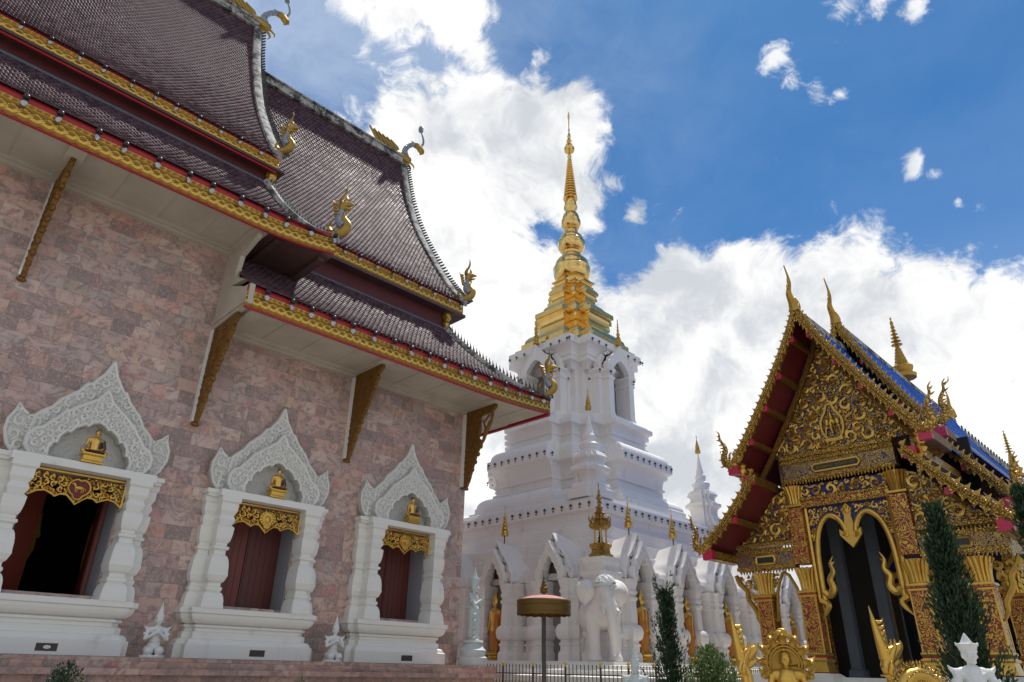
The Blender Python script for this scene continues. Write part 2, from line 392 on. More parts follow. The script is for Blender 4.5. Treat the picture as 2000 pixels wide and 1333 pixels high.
M = dict(
 marble=marble('pink_marble', .50, .30), plinth=marble('red_marble', .62, .42, .82),
 white=plaster('white_stucco', (.77, .755, .70), .45), stupa=plaster('white_lime_plaster', (.79, .76, .72), .70, (.15, .14, .13)),
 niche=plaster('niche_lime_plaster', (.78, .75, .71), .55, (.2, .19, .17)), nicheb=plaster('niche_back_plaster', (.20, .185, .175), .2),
 relief=plaster('carved_stucco', (.73, .72, .67), .42, (.30, .28, .25), 45, .9),
 reliefg=plaster('carved_ground_stucco', (.54, .53, .49), .5, (.2, .19, .17), 50, .6),  # reliefg: shade in the hollows of the carving, put into a darker ground colour
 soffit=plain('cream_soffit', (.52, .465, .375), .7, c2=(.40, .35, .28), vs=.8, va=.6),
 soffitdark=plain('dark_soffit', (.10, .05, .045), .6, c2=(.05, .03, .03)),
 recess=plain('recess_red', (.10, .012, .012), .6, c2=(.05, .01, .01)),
 red=plain('red_lacquer', (.42, .018, .02), .45, c2=(.30, .012, .016), vs=2), darkred=plain('deep_red', (.15, .010, .017), .5, c2=(.09, .008, .010), vs=1.5),
 pinkred=plain('cerise_paint', (.52, .02, .07), .4, c2=(.40, .015, .05)),
 tile=tiles('maroon_glazed_tile', (.060, .030, .038), (.125, .070, .084), .52, .32), lichen=lichen('lichened_mortar'),
 bluetile=tiles('blue_glazed_tile', (.003, .085, .42), (.008, .14, .60), .36, .45),
 crest=plain('dark_crest', (.045, .045, .04), .7, c2=(.13, .13, .12), vs=6),
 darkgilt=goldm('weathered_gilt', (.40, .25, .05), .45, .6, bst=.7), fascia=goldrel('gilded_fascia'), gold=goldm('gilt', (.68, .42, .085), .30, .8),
 leaf=goldm('burnished_gold', (.84, .56, .19), .15, 1.0, bst=.08), goldold=goldm('aged_gilt', (.50, .30, .055), .42, .65),
 goldpat=goldm('chased_gilt', (.66, .42, .09), .36, .75, pat=11), goldfine=goldm('chased_gilt_fine', (.70, .45, .10), .34, .8, pat=20),
 bracket=goldm('bracket_gilt', (.24, .125, .016), .5, .5, pat=9), brass=goldm('tarnished_brass', (.15, .085, .018), .5, .6),
 redgold=mosaic('gilded_scrollwork_on_red', (.26, .016, .018), sc=6.5, thr=(.52, .80)), bluegold=mosaic('gilded_scrollwork_on_blue', (.008, .014, .16), (.42, .26, .05), sc=6.0, thr=(.45, .72)),
 bluegoldf=mosaic('fine_scrollwork_on_blue', (.02, .025, .20), (.46, .29, .06), sc=9.0),
 cobalt=plain('cobalt_ground', (.008, .014, .19), .35, c2=(.005, .008, .09), vs=3), medred=plain('medallion_red', (.16, .008, .014), .5),
 wood=plain('shutter_wood', (.115, .026, .018), .5, c2=(.07, .016, .012), vs=1.4), woodlit=plain('lit_shutter_wood', (.17, .034, .020), .45, c2=(.10, .022, .014), vs=1.2),  # woodlit: brighter copy of the shutter wood, with the light painted into its colour
 dark=plain('dark_interior', (.02, .018, .016), .9), reveal=plain('grey_reveal', (.28, .28, .30), .8),
 statue=plaster('white_statue_stone', (.70, .71, .69), .45, (.25, .26, .25), 40, .25), pale=plaster('pale_green_statue_stone', (.50, .56, .55), .75, (.20, .24, .23), 30, .3),
 eleph=plaster('elephant_stone', (.74, .69, .64), .65, (.24, .21, .19), 22, .6),
 robe=plain('dark_robe', (.045, .016, .012), .35, c2=(.10, .04, .02), spec=.7), orange=plain('saffron_robe', (.48, .17, .015), .55, c2=(.34, .11, .012), vs=4, bs=12),
 hair=plain('black_hair', (.012, .01, .01), .5), skin=goldm('gold_skin', (.72, .42, .10), .25, .85),
 iron=plain('dark_iron', (.045, .036, .032), .5, c2=(.10, .05, .035), vs=9), bell=plain('black_bell', (.012, .012, .014), .45, spec=.6),
 tin=plain('pale_leaf_tin', (.42, .47, .56), .35, .0), ball=plain('black_ball', (.022, .016, .018), .35), bluescale=mosaic('blue_scales', (.02, .05, .26), (.40, .42, .42), sc=16, metal=.1),
 greyblue=plain('grey_blue_paint', (.10, .125, .155), .6, c2=(.07, .085, .10)), glass=plain('dark_glass', (.015, .017, .02), .12, spec=.9),
 pinktop=plain('faded_pink_cloth', (.50, .26, .24), .8, c2=(.62, .16, .19), vs=6), board=plain('dark_green_board', (.014, .03, .026), .4),
 trunk=plain('bark', (.06, .04, .025), .9, bs=20), ground=plain('ground_paving', (.36, .34, .31), .85, c2=(.29, .275, .25), vs=.8, bs=8),
)
def foliage(name, a, b2):
    m, t, b = newmat(name); at = t.new('ShaderNodeAttribute', attribute_name='tint').outputs['Fac']
    t.put(b.inputs['Base Color'], t.mix(at, a, b2)); b.inputs['Roughness'].default_value = .55
    tr = t.new('ShaderNodeBsdfTranslucent'); t.put(tr.inputs[0], t.mix(at, a, b2)); mx = t.new('ShaderNodeMixShader'); mx.inputs[0].default_value = .25
    o = t.n['Material Output']; t.l.new(b.outputs[0], mx.inputs[1]); t.l.new(tr.outputs[0], mx.inputs[2]); t.l.new(mx.outputs[0], o.inputs[0]); return m
M['cypress'] = foliage('cypress_foliage', (.006, .018, .008), (.028, .070, .020)); M['bush'] = foliage('bush_foliage', (.022, .050, .012), (.15, .23, .055))
# ---------------------------------------------------------------- ground
g = MB(); g.add([(-900,-900,GROUND),(900,-900,GROUND),(900,900,GROUND),(-900,900,GROUND)], [(0,1,2,3)])
tag(g.build('ground', M['ground']), kind='structure')
# ================================================================ marble assembly hall on the left
def tileroof(name, parent, prof, xa, xb, mat, tw=.15, step=.14, limit=None, rnd=random.Random(3)):
    """prof: eave-to-ridge polyline of (y, z); rows of lapped glazed tiles, one mesh"""
    P = smoothline([(0, y, z) for y, z in prof], 60); L = [0]
    for i in range(60): L.append(L[-1] + (P[i+1]-P[i]).length)
    def at(s):
        s = max(0, min(s, L[-1]-1e-6)); i = 0
        while L[i+1] < s: i += 1
        f = (s-L[i])/(L[i+1]-L[i]); return P[i].lerp(P[i+1], f), (P[i+1]-P[i]).normalized()
    mb = MB(); n = int(L[-1]/step)
    for k in range(n):
        s0 = k*L[-1]/n; a, t = at(s0); b, _ = at(min(L[-1], s0+L[-1]/n*1.25)); nr = Vector((0, -t.z, t.y))
        if nr.z < 0: nr = -nr
        lo, hi = (xa, xb) if limit is None else limit(k/n)
        m = int((hi-lo)/tw); off = (k % 2)*.5*tw
        for j in range(-1, m+1):
            x0 = lo+j*tw+off; x1 = x0+tw*.965; x0 = max(x0, lo); x1 = min(x1, hi)
            if x1-x0 < .03: continue
            mb.tint = rnd.random(); tilt = .030+rnd.uniform(-.004, .006); e = rnd.uniform(-.003, .003)
            A = a + nr*(tilt+e); B = b + nr*.002; lip = a - t*.004; w = x1-x0
            pr = [(0, -.018), (.22, .006), (.78, .006), (1, -.018)]
            vs = [(x0+w*u, A.y+nr.y*h, A.z+nr.z*h) for u, h in pr] + [(x0+w*u, B.y+nr.y*h*.6, B.z+nr.z*h*.6) for u, h in pr] + [(x0+w*u, lip.y, lip.z) for u, h in pr]
            mb.add(vs, [(0,1,5,4),(1,2,6,5),(2,3,7,6),(8,9,1,0),(9,10,2,1),(10,11,3,2)])
    o = mb.build(name, mat, parent); o.data.shade_smooth(); o.data.set_sharp_from_angle(angle=R(25)); return o
def fascia(name, parent, x0, x1, y, z0, z1, mat, rise=None, per=.42):
    """carved and gilded eave board, scalloped along its lower edge"""
    n = int((x1-x0)/.035); nv = 14; H = z1-z0
    def f(u, v):
        x = x0+(x1-x0)*u; ph = x/per*2*math.pi
        zb = -.045*abs(math.sin(ph*1.0))                    # scallops
        q = v
        rel = 0
        for sh in (0, .5):
            c = .42+.16*math.sin(ph+sh*2*math.pi); rel = max(rel, .034*max(0, 1-abs(q-c)/.085))
            c2 = .17+.10*abs(math.sin(ph*.5+sh*math.pi)); rel = max(rel, .030*max(0, 1-abs(q-c2)/.06))
        rel += .016*(1 if .72 < q < .80 or q > .93 else 0)+.008*(1+math.sin(ph*3))*(1 if .80 < q < .93 else 0)
        rel += .006*math.sin(ph*4)*math.sin(q*40)
        z = z0+H*v+(zb*(1-v) if v < .35 else 0)
        if rise: z += rise(x)
        return (x, y-rel, z)
    mb = MB(); mb.grid(f, n, nv)
    mb.t = [min(1, max(0, (y-v_[1])/.030)) for v_ in mb.v]  # relief depth to tint: recess shade painted into the gilt as brown
    rb = rise or (lambda x: 0)
    mb.grid(lambda u, v: (x0+(x1-x0)*u, y+.005+.07*v, z0+.01+rb(x0+(x1-x0)*u)), n//6, 1)
    return mb.build(name, mat, parent, smooth=40)
vih = thing('marble_assembly_hall', 'pink marble temple hall with stepped maroon tiled roofs and white carved windows', 'temple hall', (6, 16, GROUND))
YW = 16.0; WIN = [-.58, 3.47, 7.50, 11.55]
OPZ0, OPZ1, OPH = 1.14, 3.36, .84
mb = MB()
def wallseg(x0, x1, z0, z1, yb=YW+.95): mb.box(x0, x1, YW, yb, z0, z1)
xs = [-6]
for w in WIN: xs += [w-OPH, w+OPH]
xs.append(13.82)
for i in range(0, len(xs), 2): wallseg(xs[i], xs[i+1], -.3, 5.6)
for w in WIN:
    wallseg(w-OPH, w+OPH, -.3, OPZ0); wallseg(w-OPH, w+OPH, OPZ1, 5.6)
mb2 = MB(); mb2.box(-6, 13.82, YW+.002, YW+.93, 5.6, 7.62); mb2.box(-6, 5.45, YW+.002, YW+.93, 7.62, 9.78)
mb.v += mb2.v; b0 = len(mb.v)-len(mb2.v); mb.f += [tuple(i+b0 for i in f) for f in mb2.f]; mb.t += mb2.t
mb.box(13.0, 13.82, YW+.95, 26.8, -.3, 7.62); mb.box(-6, 13.0, 26, 26.8, -.3, 7.62)
mb.box(-6.2, -5.9, YW+.95, 26, -.3, 9)
mb.build('wall', M['marble'], vih)
mb = MB(); mb.box(-6, 13.0, YW+.97, 26, 7.3, 7.5); mb.box(-6, 13, YW+.96, 26, -.29, -.25); mb.box(-5.8, 12.98, 22.0, 22.1, -.2, 7.3)
mb.build('interior', M['dark'], vih)
mb = MB(); mb.box(-7, 14.15, 14.75, 16.0, -.12, .07); mb.box(-7, 14.22, 14.62, 16.0, -.22, -.12) ; mb.box(-7, 14.1, 14.8, 16.0, GROUND, -.22)
mb.box(13.82, 14.15, 16, 27, GROUND, .066)
mb.build('plinth', M['plinth'], vih)
# ---- cornice, soffits
mb = MB()
mb.box(-6, 5.42, 14.25, YW, 9.66, 9.74); mb.box(-6, 5.45, 15.86, 16.0, 9.50, 9.66); mb.box(-6, 5.43, 15.78, 15.86, 9.58, 9.66)
for x in (-2.7, 1.38, 5.41): mb.box(x-.17, x+.17, 14.3, YW, 9.56, 9.66)
mb.box(5.3, 15.55, 14.25, YW, 7.50, 7.58); mb.box(5.42, 13.84, 15.86, 16.0, 7.34, 7.50); mb.box(5.42, 13.84, 15.78, 15.86, 7.42, 7.50)
mb.box(13.84, 15.6, YW, 27, 7.50, 7.58)
for x in (5.41+.32, 9.5, 13.6): mb.box(x-.17, x+.17, 14.3, YW, 7.41, 7.50)
for k in range(-4, 16):
    x = .35+k*1.03
    if x < 5.2: mb.box(x, x+.02, 14.3, 15.78, 9.645, 9.66)
    if x > 5.9: mb.box(x, x+.02, 14.3, 15.78, 7.485, 7.50)
mb.build('soffit', M['soffit'], vih)
mb = MB()   # the white return that closes the higher near eave above the lower far eave
prof = [(16.0, 9.70), (14.35, 9.62), (14.35, 9.40), (15.15, 9.18), (15.25, 8.62), (14.55, 8.26), (15.35, 8.38), (14.45, 8.02), (14.12, 7.98), (14.10, 7.46), (16.0, 7.36)]
mb.prism([(a, b) for a, b in prof], lambda a, b, t: (t, a, b), 5.34, 5.46)
mb.build('eave_return', M['soffit'], vih)
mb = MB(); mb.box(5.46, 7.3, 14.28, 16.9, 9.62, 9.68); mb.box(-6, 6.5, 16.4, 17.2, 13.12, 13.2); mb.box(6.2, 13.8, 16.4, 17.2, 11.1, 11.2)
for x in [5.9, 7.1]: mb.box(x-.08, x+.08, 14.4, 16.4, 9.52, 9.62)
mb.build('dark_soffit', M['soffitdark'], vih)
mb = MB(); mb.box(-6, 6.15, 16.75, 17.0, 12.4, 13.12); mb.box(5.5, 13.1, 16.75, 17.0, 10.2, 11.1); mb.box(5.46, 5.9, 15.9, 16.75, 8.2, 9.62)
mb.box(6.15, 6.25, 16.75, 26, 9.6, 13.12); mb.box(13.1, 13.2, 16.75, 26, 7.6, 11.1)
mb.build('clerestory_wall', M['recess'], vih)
mb = MB()
for x in (6.25, 13.2):
    z = 12.75 if x < 7 else 10.7
    mb.lathe([(.10, -.25), (.16, -.2), (.10, -.08), (.15, .02), (.09, .12), (.17, .26), (.17, .4)], (x, 16.7, z), 8)
    for k in range(5): mb.ball((x+.1*math.cos(k*1.3), 16.6+.06*math.sin(k*2), z-.15+k*.12), .07, 6, 5)
mb.build('corbel', M['gold'], vih)
# ---- roofs
skf = [(14.12, 7.98), (14.75, 8.35), (15.4, 8.95), (16.0, 9.65), (16.6, 10.45)]
skn = [(14.12, 10.12), (14.75, 10.5), (15.4, 11.1), (16.0, 11.8), (16.62, 12.68)]
upf = [(16.42, 11.66), (16.9, 12.15), (17.6, 13.03), (18.5, 14.34), (19.3, 15.6), (20.0, 16.9), (20.6, 18.3), (21.0, 19.55), (21.36, 20.75)]
upn = [(16.42, 13.62), (17.1, 14.45), (17.8, 15.43), (18.95, 17.2), (19.8, 18.87), (20.65, 20.85), (21.36, 23.05)]
rf_n = thing('roof', None, None); rf_n.parent = vih; rf_n.location = (0, 0, 0); ORG[rf_n.name] = ORG[vih.name]
def roofpart(n): return n
tileroof('lower_roof_tiles', rf_n, skf, 5.42, 15.6, M['tile'], limit=lambda t: (5.42, 15.72-2.62*t**.82))
tileroof('lower_roof_tiles', rf_n, skn, -6, 7.3, M['tile'], limit=lambda t: (-1.6, 7.34-1.22*t**.8))
tileroof('upper_roof_tiles', rf_n, upf, 6.3, 13.72, M['tile'])
tileroof('upper_roof_tiles', rf_n, upn, -3.0, 6.2, M['tile'])
mb = MB()    # decking under the tiles, far slopes and hip end
def deck(prof, xa, xb, d=.03):
    P = smoothline([(0, y, z) for y, z in prof], 16)
    mb.grid(lambda u, v: (lerp(xa, xb, v), P[round(u*16)].y, P[round(u*16)].z-d), 16, 1)
deck(upf, 6.2, 13.74, .05); deck(upn, -6, 6.2, .05); deck([(42.72-y, z) for y, z in upf], 6.2, 13.74); deck([(42.72-y, z) for y, z in upn], -6, 6.2)
P = smoothline([(0, y, z) for y, z in skf], 16); mb.grid(lambda u, v: (lerp(5.42, 15.72-2.62*u**.82, v), P[round(u*16)].y, P[round(u*16)].z-.05), 16, 4)
mb.grid(lambda u, v: (15.72-2.62*u**.82, lerp(P[round(u*16)].y, 28, v), P[round(u*16)].z-.02), 16, 1)
P2 = smoothline([(0, y, z) for y, z in skn], 16); mb.grid(lambda u, v: (lerp(-6, 7.34-1.22*u**.8, v), P2[round(u*16)].y, P2[round(u*16)].z-.05), 16, 4)
mb.grid(lambda u, v: (7.34-1.22*u**.8, lerp(P2[round(u*16)].y, 26, v), P2[round(u*16)].z-.02), 16, 1)
mb.build('roof_deck', M['tile'], rf_n)
mb = MB()    # closing gables
for x, pr, zb in ((13.68, upf, 11.2), (6.18, upn, 13.2)):
    poly = [(y, z-.1) for y, z in pr] + [(42.72-y, z-.1) for y, z in reversed(pr)]
    mb.prism(poly, lambda a, b, t: (t, a, b), x-.1, x-.02)
mb.build('gable_wall', M['recess'], rf_n)
def bar(name, pts, w, h, mat, parent, ex=(1, 0, 0)):
    mb = MB(); pts = [Vector(p) for p in pts]; e = Vector(ex).normalized(); rs = []
    for i, p in enumerate(pts):
        t = (pts[min(i+1, len(pts)-1)]-pts[max(i-1, 0)]).normalized(); nr = e.cross(t).normalized()
        if nr.z < 0: nr = -nr
        rs.append([p-e*w/2-nr*h*.4, p+e*w/2-nr*h*.4, p+e*w/2+nr*h*.45, p+e*w*.2+nr*h*.6, p-e*w*.2+nr*h*.6, p-e*w/2+nr*h*.45])
    mb.rings(rs); return mb.build(name, mat, parent, smooth=50)
def crests(name, pts, n, h, mat, parent, out, w=.10, lean=0, th=.035):
    """row of flame shaped crest tiles standing along a verge; out: direction they point"""
    mb = MB(); P = smoothline(pts, n); o = Vector(out).normalized()
    for i in range(n):
        p = P[i]; t = (P[i+1]-P[i]).normalized(); s = t.cross(o).normalized()
        q = [(-w, 0), (-w*.9, h*.35), (-w*.1, h*.62), (w*.35, h), (w*.45, h*.55), (w, 0)]
        mb.prism(q, lambda a, b, c: tuple(p+t*(a*lean if lean else a)+o*b+s*c), -th, th)
    return mb.build(name, mat, parent)
bar('verge', [(13.72, y, z) for y, z in [tuple(v)[1:] for v in smoothline([(0, a, b) for a, b in upf], 24)]], .30, .22, M['lichen'], rf_n)
bar('verge', [(6.22, y, z) for y, z in [tuple(v)[1:] for v in smoothline([(0, a, b) for a, b in upn], 24)]], .30, .24, M['lichen'], rf_n)
crests('crest_tiles', [(13.84, y, z+.06) for y, z in upf], 62, .26, M['crest'], rf_n, (.75, -.45, .42), w=.05)
crests('crest_tiles', [(6.34, y, z+.06) for y, z in upn], 62, .24, M['crest'], rf_n, (.75, -.45, .42), w=.05)
hipf = [(15.72-2.62*t**.82, P[round(t*16)].y, P[round(t*16)].z+.03) for t in [i/16 for i in range(17)]]
hipn = [(7.34-1.22*t**.8, P2[round(t*16)].y, P2[round(t*16)].z+.03) for t in [i/16 for i in range(17)]]
bar('hip', hipf, .20, .16, M['lichen'], rf_n, ex=(1, 1, 0)); bar('hip', hipn, .22, .18, M['lichen'], rf_n, ex=(1, .5, 0))
crests('crest_tiles', [(a+.03, b, c+.07) for a, b, c in hipf], 30, .30, M['crest'], rf_n, (.15, .15, 1), w=.055)
crests('crest_tiles', [(a+.03, b, c+.07) for a, b, c in hipn], 26, .24, M['crest'], rf_n, (.25, .1, 1), w=.05)
mb = MB()
for x0, x1, z in ((-6, 6.2, 23.1), (6.2, 13.6, 20.8)):
    mb.box(x0, x1, 21.2, 21.52, z-.1, z+.2); mb.box(x0, x1, 21.12, 21.6, z+.2, z+.27)
mb.build('ridge', M['lichen'], rf_n)
mb = MB()
for x0, x1, z in ((-6, 6.1, 12.68), (5.46, 13.12, 10.45)): mb.tube([(x0, 16.64, z+.02), (x1, 16.64, z+.02)], .055, 8)
mb.build('flashing', M['greyblue'], rf_n)
# ---- gilded eave boards, red boards above them
rise_f = lambda x: .14*max(0, (x-13.0)/2.7)**2
rise_n = lambda x: .22*max(0, (x-5.2)/2.1)**2
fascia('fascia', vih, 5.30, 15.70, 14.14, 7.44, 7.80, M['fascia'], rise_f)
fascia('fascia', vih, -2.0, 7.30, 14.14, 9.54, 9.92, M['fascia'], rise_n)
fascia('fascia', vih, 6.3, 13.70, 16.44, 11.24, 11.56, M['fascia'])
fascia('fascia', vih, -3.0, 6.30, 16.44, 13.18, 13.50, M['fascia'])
mb = MB()
def redb(x0, x1, y, z0, z1, rise=None, low=True):
    rb = rise or (lambda x: 0)
    for a, b_, c in ((z0, z1, y+.02),) + (((z0-.44, z0-.39, y+.01),) if low else ()):
        n = 24; mb.rings([[(lerp(x0, x1, i/n), c, a+rb(lerp(x0, x1, i/n))), (lerp(x0, x1, i/n), c+.06, a+rb(lerp(x0, x1, i/n))), (lerp(x0, x1, i/n), c+.06, b_+rb(lerp(x0, x1, i/n))), (lerp(x0, x1, i/n), c, b_+rb(lerp(x0, x1, i/n)))] for i in range(n+1)])
redb(5.32, 15.72, 14.14, 7.80, 7.96, rise_f); redb(-2, 7.32, 14.14, 9.92, 10.10, rise_n)
redb(6.3, 13.72, 16.44, 11.56, 11.66); redb(-3, 6.28, 16.44, 13.50, 13.60)
mb.box(15.62, 15.72, 14.16, 27, 7.44, 7.98)
mb.build('eave_board', M['red'], vih)
# ---- naga finials and swan finials
def naga(parent, base, h, yaw, label=None):
    """rearing naga: scaled blue neck, gilded head, jaw and flame crest"""
    c, s = math.cos(yaw), math.sin(yaw)
    def f(a, z, w=0): return (base[0]+h*(a*c-w*s), base[1]+h*(a*s+w*c), base[2]+h*z)
    g = MB()
    g.tube([f(-.16, -.05), f(0, -.06), f(.13, .02), f(.16, .13), f(.10, .24), f(.05, .34)], [h*.05, h*.075, h*.085, h*.08, h*.06, h*.045], 8)
    g.tube([f(.05, .43), f(.03, .50), f(.07, .56), f(.17, .57), f(.24, .55)], [h*.05, h*.065, h*.07, h*.045, h*.015], 8)
    g.tube([f(.06, .50), f(.15, .47), f(.22, .485)], [h*.045, h*.03, h*.008], 6)
    g.tube([f(.02, .55), f(-.01, .68), f(.05, .80), f(.07, .90), f(.06, 1.02)], [h*.06, h*.05, h*.035, h*.022, h*.004], 6, flat=.6)
    g.tube([f(.08, .58), f(.10, .67), f(.08, .76)], [h*.04, h*.03, h*.005], 6)
    for k in range(5):
        z = .30+k*.07; a = -.01-.015*k
        g.tube([f(a, z), f(a-.07, z+.04), f(a-.09, z+.10)], [h*.03, h*.022, h*.003], 5)
    g.tube([f(.10, .44), f(.12, .38), f(.10, .33)], [h*.025, h*.018, h*.003], 5)
    g.tube([f(-.12, .02), f(-.16, .12), f(-.12, .22)], [h*.04, h*.04, h*.01], 5)
    for w in (-.05, .05): g.ball(f(.10, .585, w), h*.018, 6, 5)
    o = g.build('naga_finial', M['darkgilt'], parent, smooth=50, label=label)
    n = MB(); n.tube([f(.10, .10), f(.02, .20), f(.01, .30), f(.035, .44)], [h*.086, h*.08, h*.066, h*.052], 10)
    n.build('neck', M['bluescale'], o, smooth=50)
    return o
naga(vih, (15.62, 14.2, 8.28), 1.50, R(-60)); naga(vih, (7.32, 14.18, 10.42), 1.55, R(-50))
naga(vih, (13.78, 16.45, 11.95), 1.55, R(-50)); naga(vih, (6.32, 16.4, 13.95), 1.45, R(-50))
def swan(parent, base, h):
    def f(a, z, w=0): return (base[0]+h*a, base[1]+h*w, base[2]+h*z)
    g = MB()
    for k in range(6):           # spread wing feathers sweeping back
        a0 = -.05-.085*k
        g.prism([(a0, .0), (a0-.12, .03+.015*k), (a0-.24, .19+.012*k), (a0-.08, .12)], lambda a, b, t: f(a, b, t), -.05+.006*k, .05-.006*k)
    g.tube([f(-.35, -.02), f(-.1, .0), (f(.08, -.02)), f(.16, .04)], [h*.02, h*.08, h*.09, h*.05], 8)
    g.tube([f(.10, -.05), f(.20, -.14), f(.17, -.24)], [h*.03, h*.02, h*.005], 5); g.tube([f(.14, 0), f(.26, -.05), f(.27, -.12)], [h*.02, h*.015, h*.004], 5)
    o = g.build('swan_finial', M['darkgilt'], parent, smooth=40); g = MB()
    g.tube([f(.24, .42), f(.33, .43), f(.42, .38), f(.44, .33)], [h*.05, h*.06, h*.04, h*.008], 7)
    g.tube([f(.33, .38), f(.40, .32), f(.36, .28)], [h*.035, h*.025, h*.005], 5)
    g.tube([f(.22, .44), f(.16, .47)], [h*.03, h*.004], 5); g.build('head', M['darkgilt'], o, smooth=40)
    n = MB(); n.lathe([(.01, 0), (h*.045, h*.02), (h*.05, h*.09), (h*.035, h*.13), (.004, h*.16)], f(.345, .79), 7)
    n.tube([f(.08, .02), f(.04, .15), f(.10, .30), f(.22, .42), f(.30, .44)], [h*.07, h*.055, h*.045, h*.045, h*.03], 8)
    n.tube([f(.36, .45), f(.42, .56), f(.41, .68), f(.35, .80)], [h*.02, h*.022, h*.018, h*.01], 6)
    n.build('neck', M['bluescale'], o, smooth=50)
swan(vih, (13.65, 21.36, 21.15), 2.6); swan(vih, (6.25, 21.36, 23.5), 2.5)
# ---- eave brackets
def bracket(x, z, yo=14.62, holes=False):
    zs = [(16.0, 0), (yo, 0), (yo-.02, -.10), (yo+.18, -.25), (yo+.14, -.38), (yo+.35, -.60), (yo+.33, -.72), (yo+.55, -1.0), (yo+.55, -1.1), (yo+.78, -1.4), (yo+.80, -1.5), (yo+.98, -1.9), (yo+1.10, -2.25), (yo+1.22, -2.42), (16.0, -2.45)]
    mb = MB()
    if holes:
        up = [(16.0, 0), (yo, 0), (yo-.02, -.10), (yo+.18, -.25), (15.25, -.25), (15.25, -.75), (15.3, -.95), (yo+.55, -1.1), (yo+.78, -1.4), (yo+.98, -1.9), (yo+1.10, -2.25), (yo+1.22, -2.42), (16.0, -2.45)]
        mb.prism(up, lambda a, b, t: (t, a, b+z), x-.05, x+.05)
        mb.tube([(x, yo+.18, z-.25), (x, yo+.2, z-.5), (x, yo+.38, z-.75), (x, yo+.55, z-1.1)], [.06, .05, .07, .05], 6)
        mb.tube([(x, yo+.3, z-.3), (x, 15.1, z-.5), (x, 15.0, z-.7), (x, yo+.5, z-.9)], .035, 5)
    else: mb.prism(zs, lambda a, b, t: (t, a, b+z), x-.05, x+.05)
    for k in range(11):
        t = k/10; mb.ball((x, lerp(yo+.05, yo+1.2, t), z-.12-2.25*t), (.062, .06, .075), 6, 5)
    for k in range(22):       # carved scrolls on the cheek
        t = (k//2)/11; a = lerp(yo+.32, 15.88, .25+.55*(k % 2)) if t < .6 else 15.9-.12*(k % 2)
        a = lerp(a, 15.88, t)
        scroll(mb, a, -.2-2.0*t, .13*(1.15-t), lambda p, q, r_: (x-.054, p, z+q), .016, (-1)**k, k, 4)
    mb.ball((x, yo+1.24, z-2.47), (.10, .07, .05), 8, 5)
    b_ = mb.build('eave_bracket', M['bracket'], vih)
    m2 = MB(); m2.box(x-.09, x-.053, 15.86, 15.998, z-2.4, z-.05); m2.build('wall_strip', M['white'], b_)
bracket(-2.7, 9.56, 14.7); bracket(1.38, 9.56, 14.7); bracket(5.42, 7.41); bracket(9.5, 7.41); bracket(13.68, 7.41, 14.55, True)
# ---- windows
def rectloft(mb, cx, y1, prof):
    """prof: (half width, projection in front of y1, z); a moulded block against the wall"""
    mb.rings([[(cx-w, y1, z), (cx+w, y1, z), (cx+w, y1-p, z), (cx-w, y1-p, z)] for w, p, z in prof])
def moulded(prof, n=5):
    """prof: (w, z, kind) kind 's' straight / 'c' curve to next"""
    out = []
    for i, (w, z, k) in enumerate(prof):
        out.append((w, z))
        if i+1 < len(prof) and k in 'ov':
            w2, z2 = prof[i+1][:2]
            for j in range(1, n):
                t = j/n; a = t*math.pi/2
                out.append((w+(w2-w)*(math.sin(a) if k == 'o' else 1-math.cos(a)), z+(z2-z)*((1-math.cos(a)) if k == 'o' else math.sin(a))))
    return out
BASE = moulded([(1.44, .08, 's'), (1.44, .34, 's'), (1.40, .36, 'v'), (1.28, .46, 's'), (1.28, .58, 's'), (1.22, .60, 's'), (1.22, .66, 's'), (1.27, .68, 's'), (1.27, .72, 's'), (1.22, .74, 'o'), (1.42, .93, 's'), (1.46, .95, 's'), (1.46, 1.05, 's')])
PIL = moulded([(.30, 1.05, 's'), (.30, 1.10, 's'), (.29, 1.12, 'v'), (.19, 1.38, 's'), (.22, 1.42, 's'), (.22, 1.47, 's'), (.18, 1.50, 's'), (.18, 1.56, 's'), (.23, 1.60, 's'), (.28, 1.72, 's'), (.27, 1.79, 'v'), (.16, 2.15, 's'), (.16, 2.24, 's'), (.21, 2.27, 's'), (.21, 2.32, 's'), (.16, 2.34, 's'), (.16, 2.40, 'o'), (.235, 2.70, 's'), (.24, 2.74, 's'), (.17, 2.80, 's'), (.20, 2.84, 's'), (.23, 2.90, 's'), (.20, 2.97, 's'), (.18, 3.0, 's'), (.24, 3.10, 's'), (.24, 3.26, 's'), (.28, 3.30, 's'), (.28, 3.40, 's')])
REAR = [(0, 2.34), (.13, 2.02), (.36, 1.72), (.42, 1.72), (.56, 1.52), (.80, 1.30), (.84, 1.28), (.98, 1.06), (1.16, .92), (1.24, .82), (1.26, .5), (1.27, .25), (1.25, .02), (1.20, .0)]
EAR = [(1.20, .03), (1.20, .84), (1.34, .80), (1.44, .86), (1.56, .98), (1.57, .84), (1.66, .64), (1.66, .42), (1.56, .18), (1.42, .03)]
REARF = REAR + [(-a, b) for a, b in reversed(REAR[1:])]
FRO = [(0, 1.62), (.16, 1.38), (.42, 1.20), (.46, 1.18), (.66, 1.02), (.72, 1.00), (.88, .78), (.92, .76), (1.06, .58), (1.20, .52), (1.30, .38), (1.30, .18), (1.18, .02), (1.02, .0)]
HOLE = [(.78, .0), (.80, .18), (.74, .30), (.68, .30), (.66, .44), (.56, .56), (.50, .54), (.42, .66), (.26, .76), (.20, .74), (.12, .82), (0, .86)]
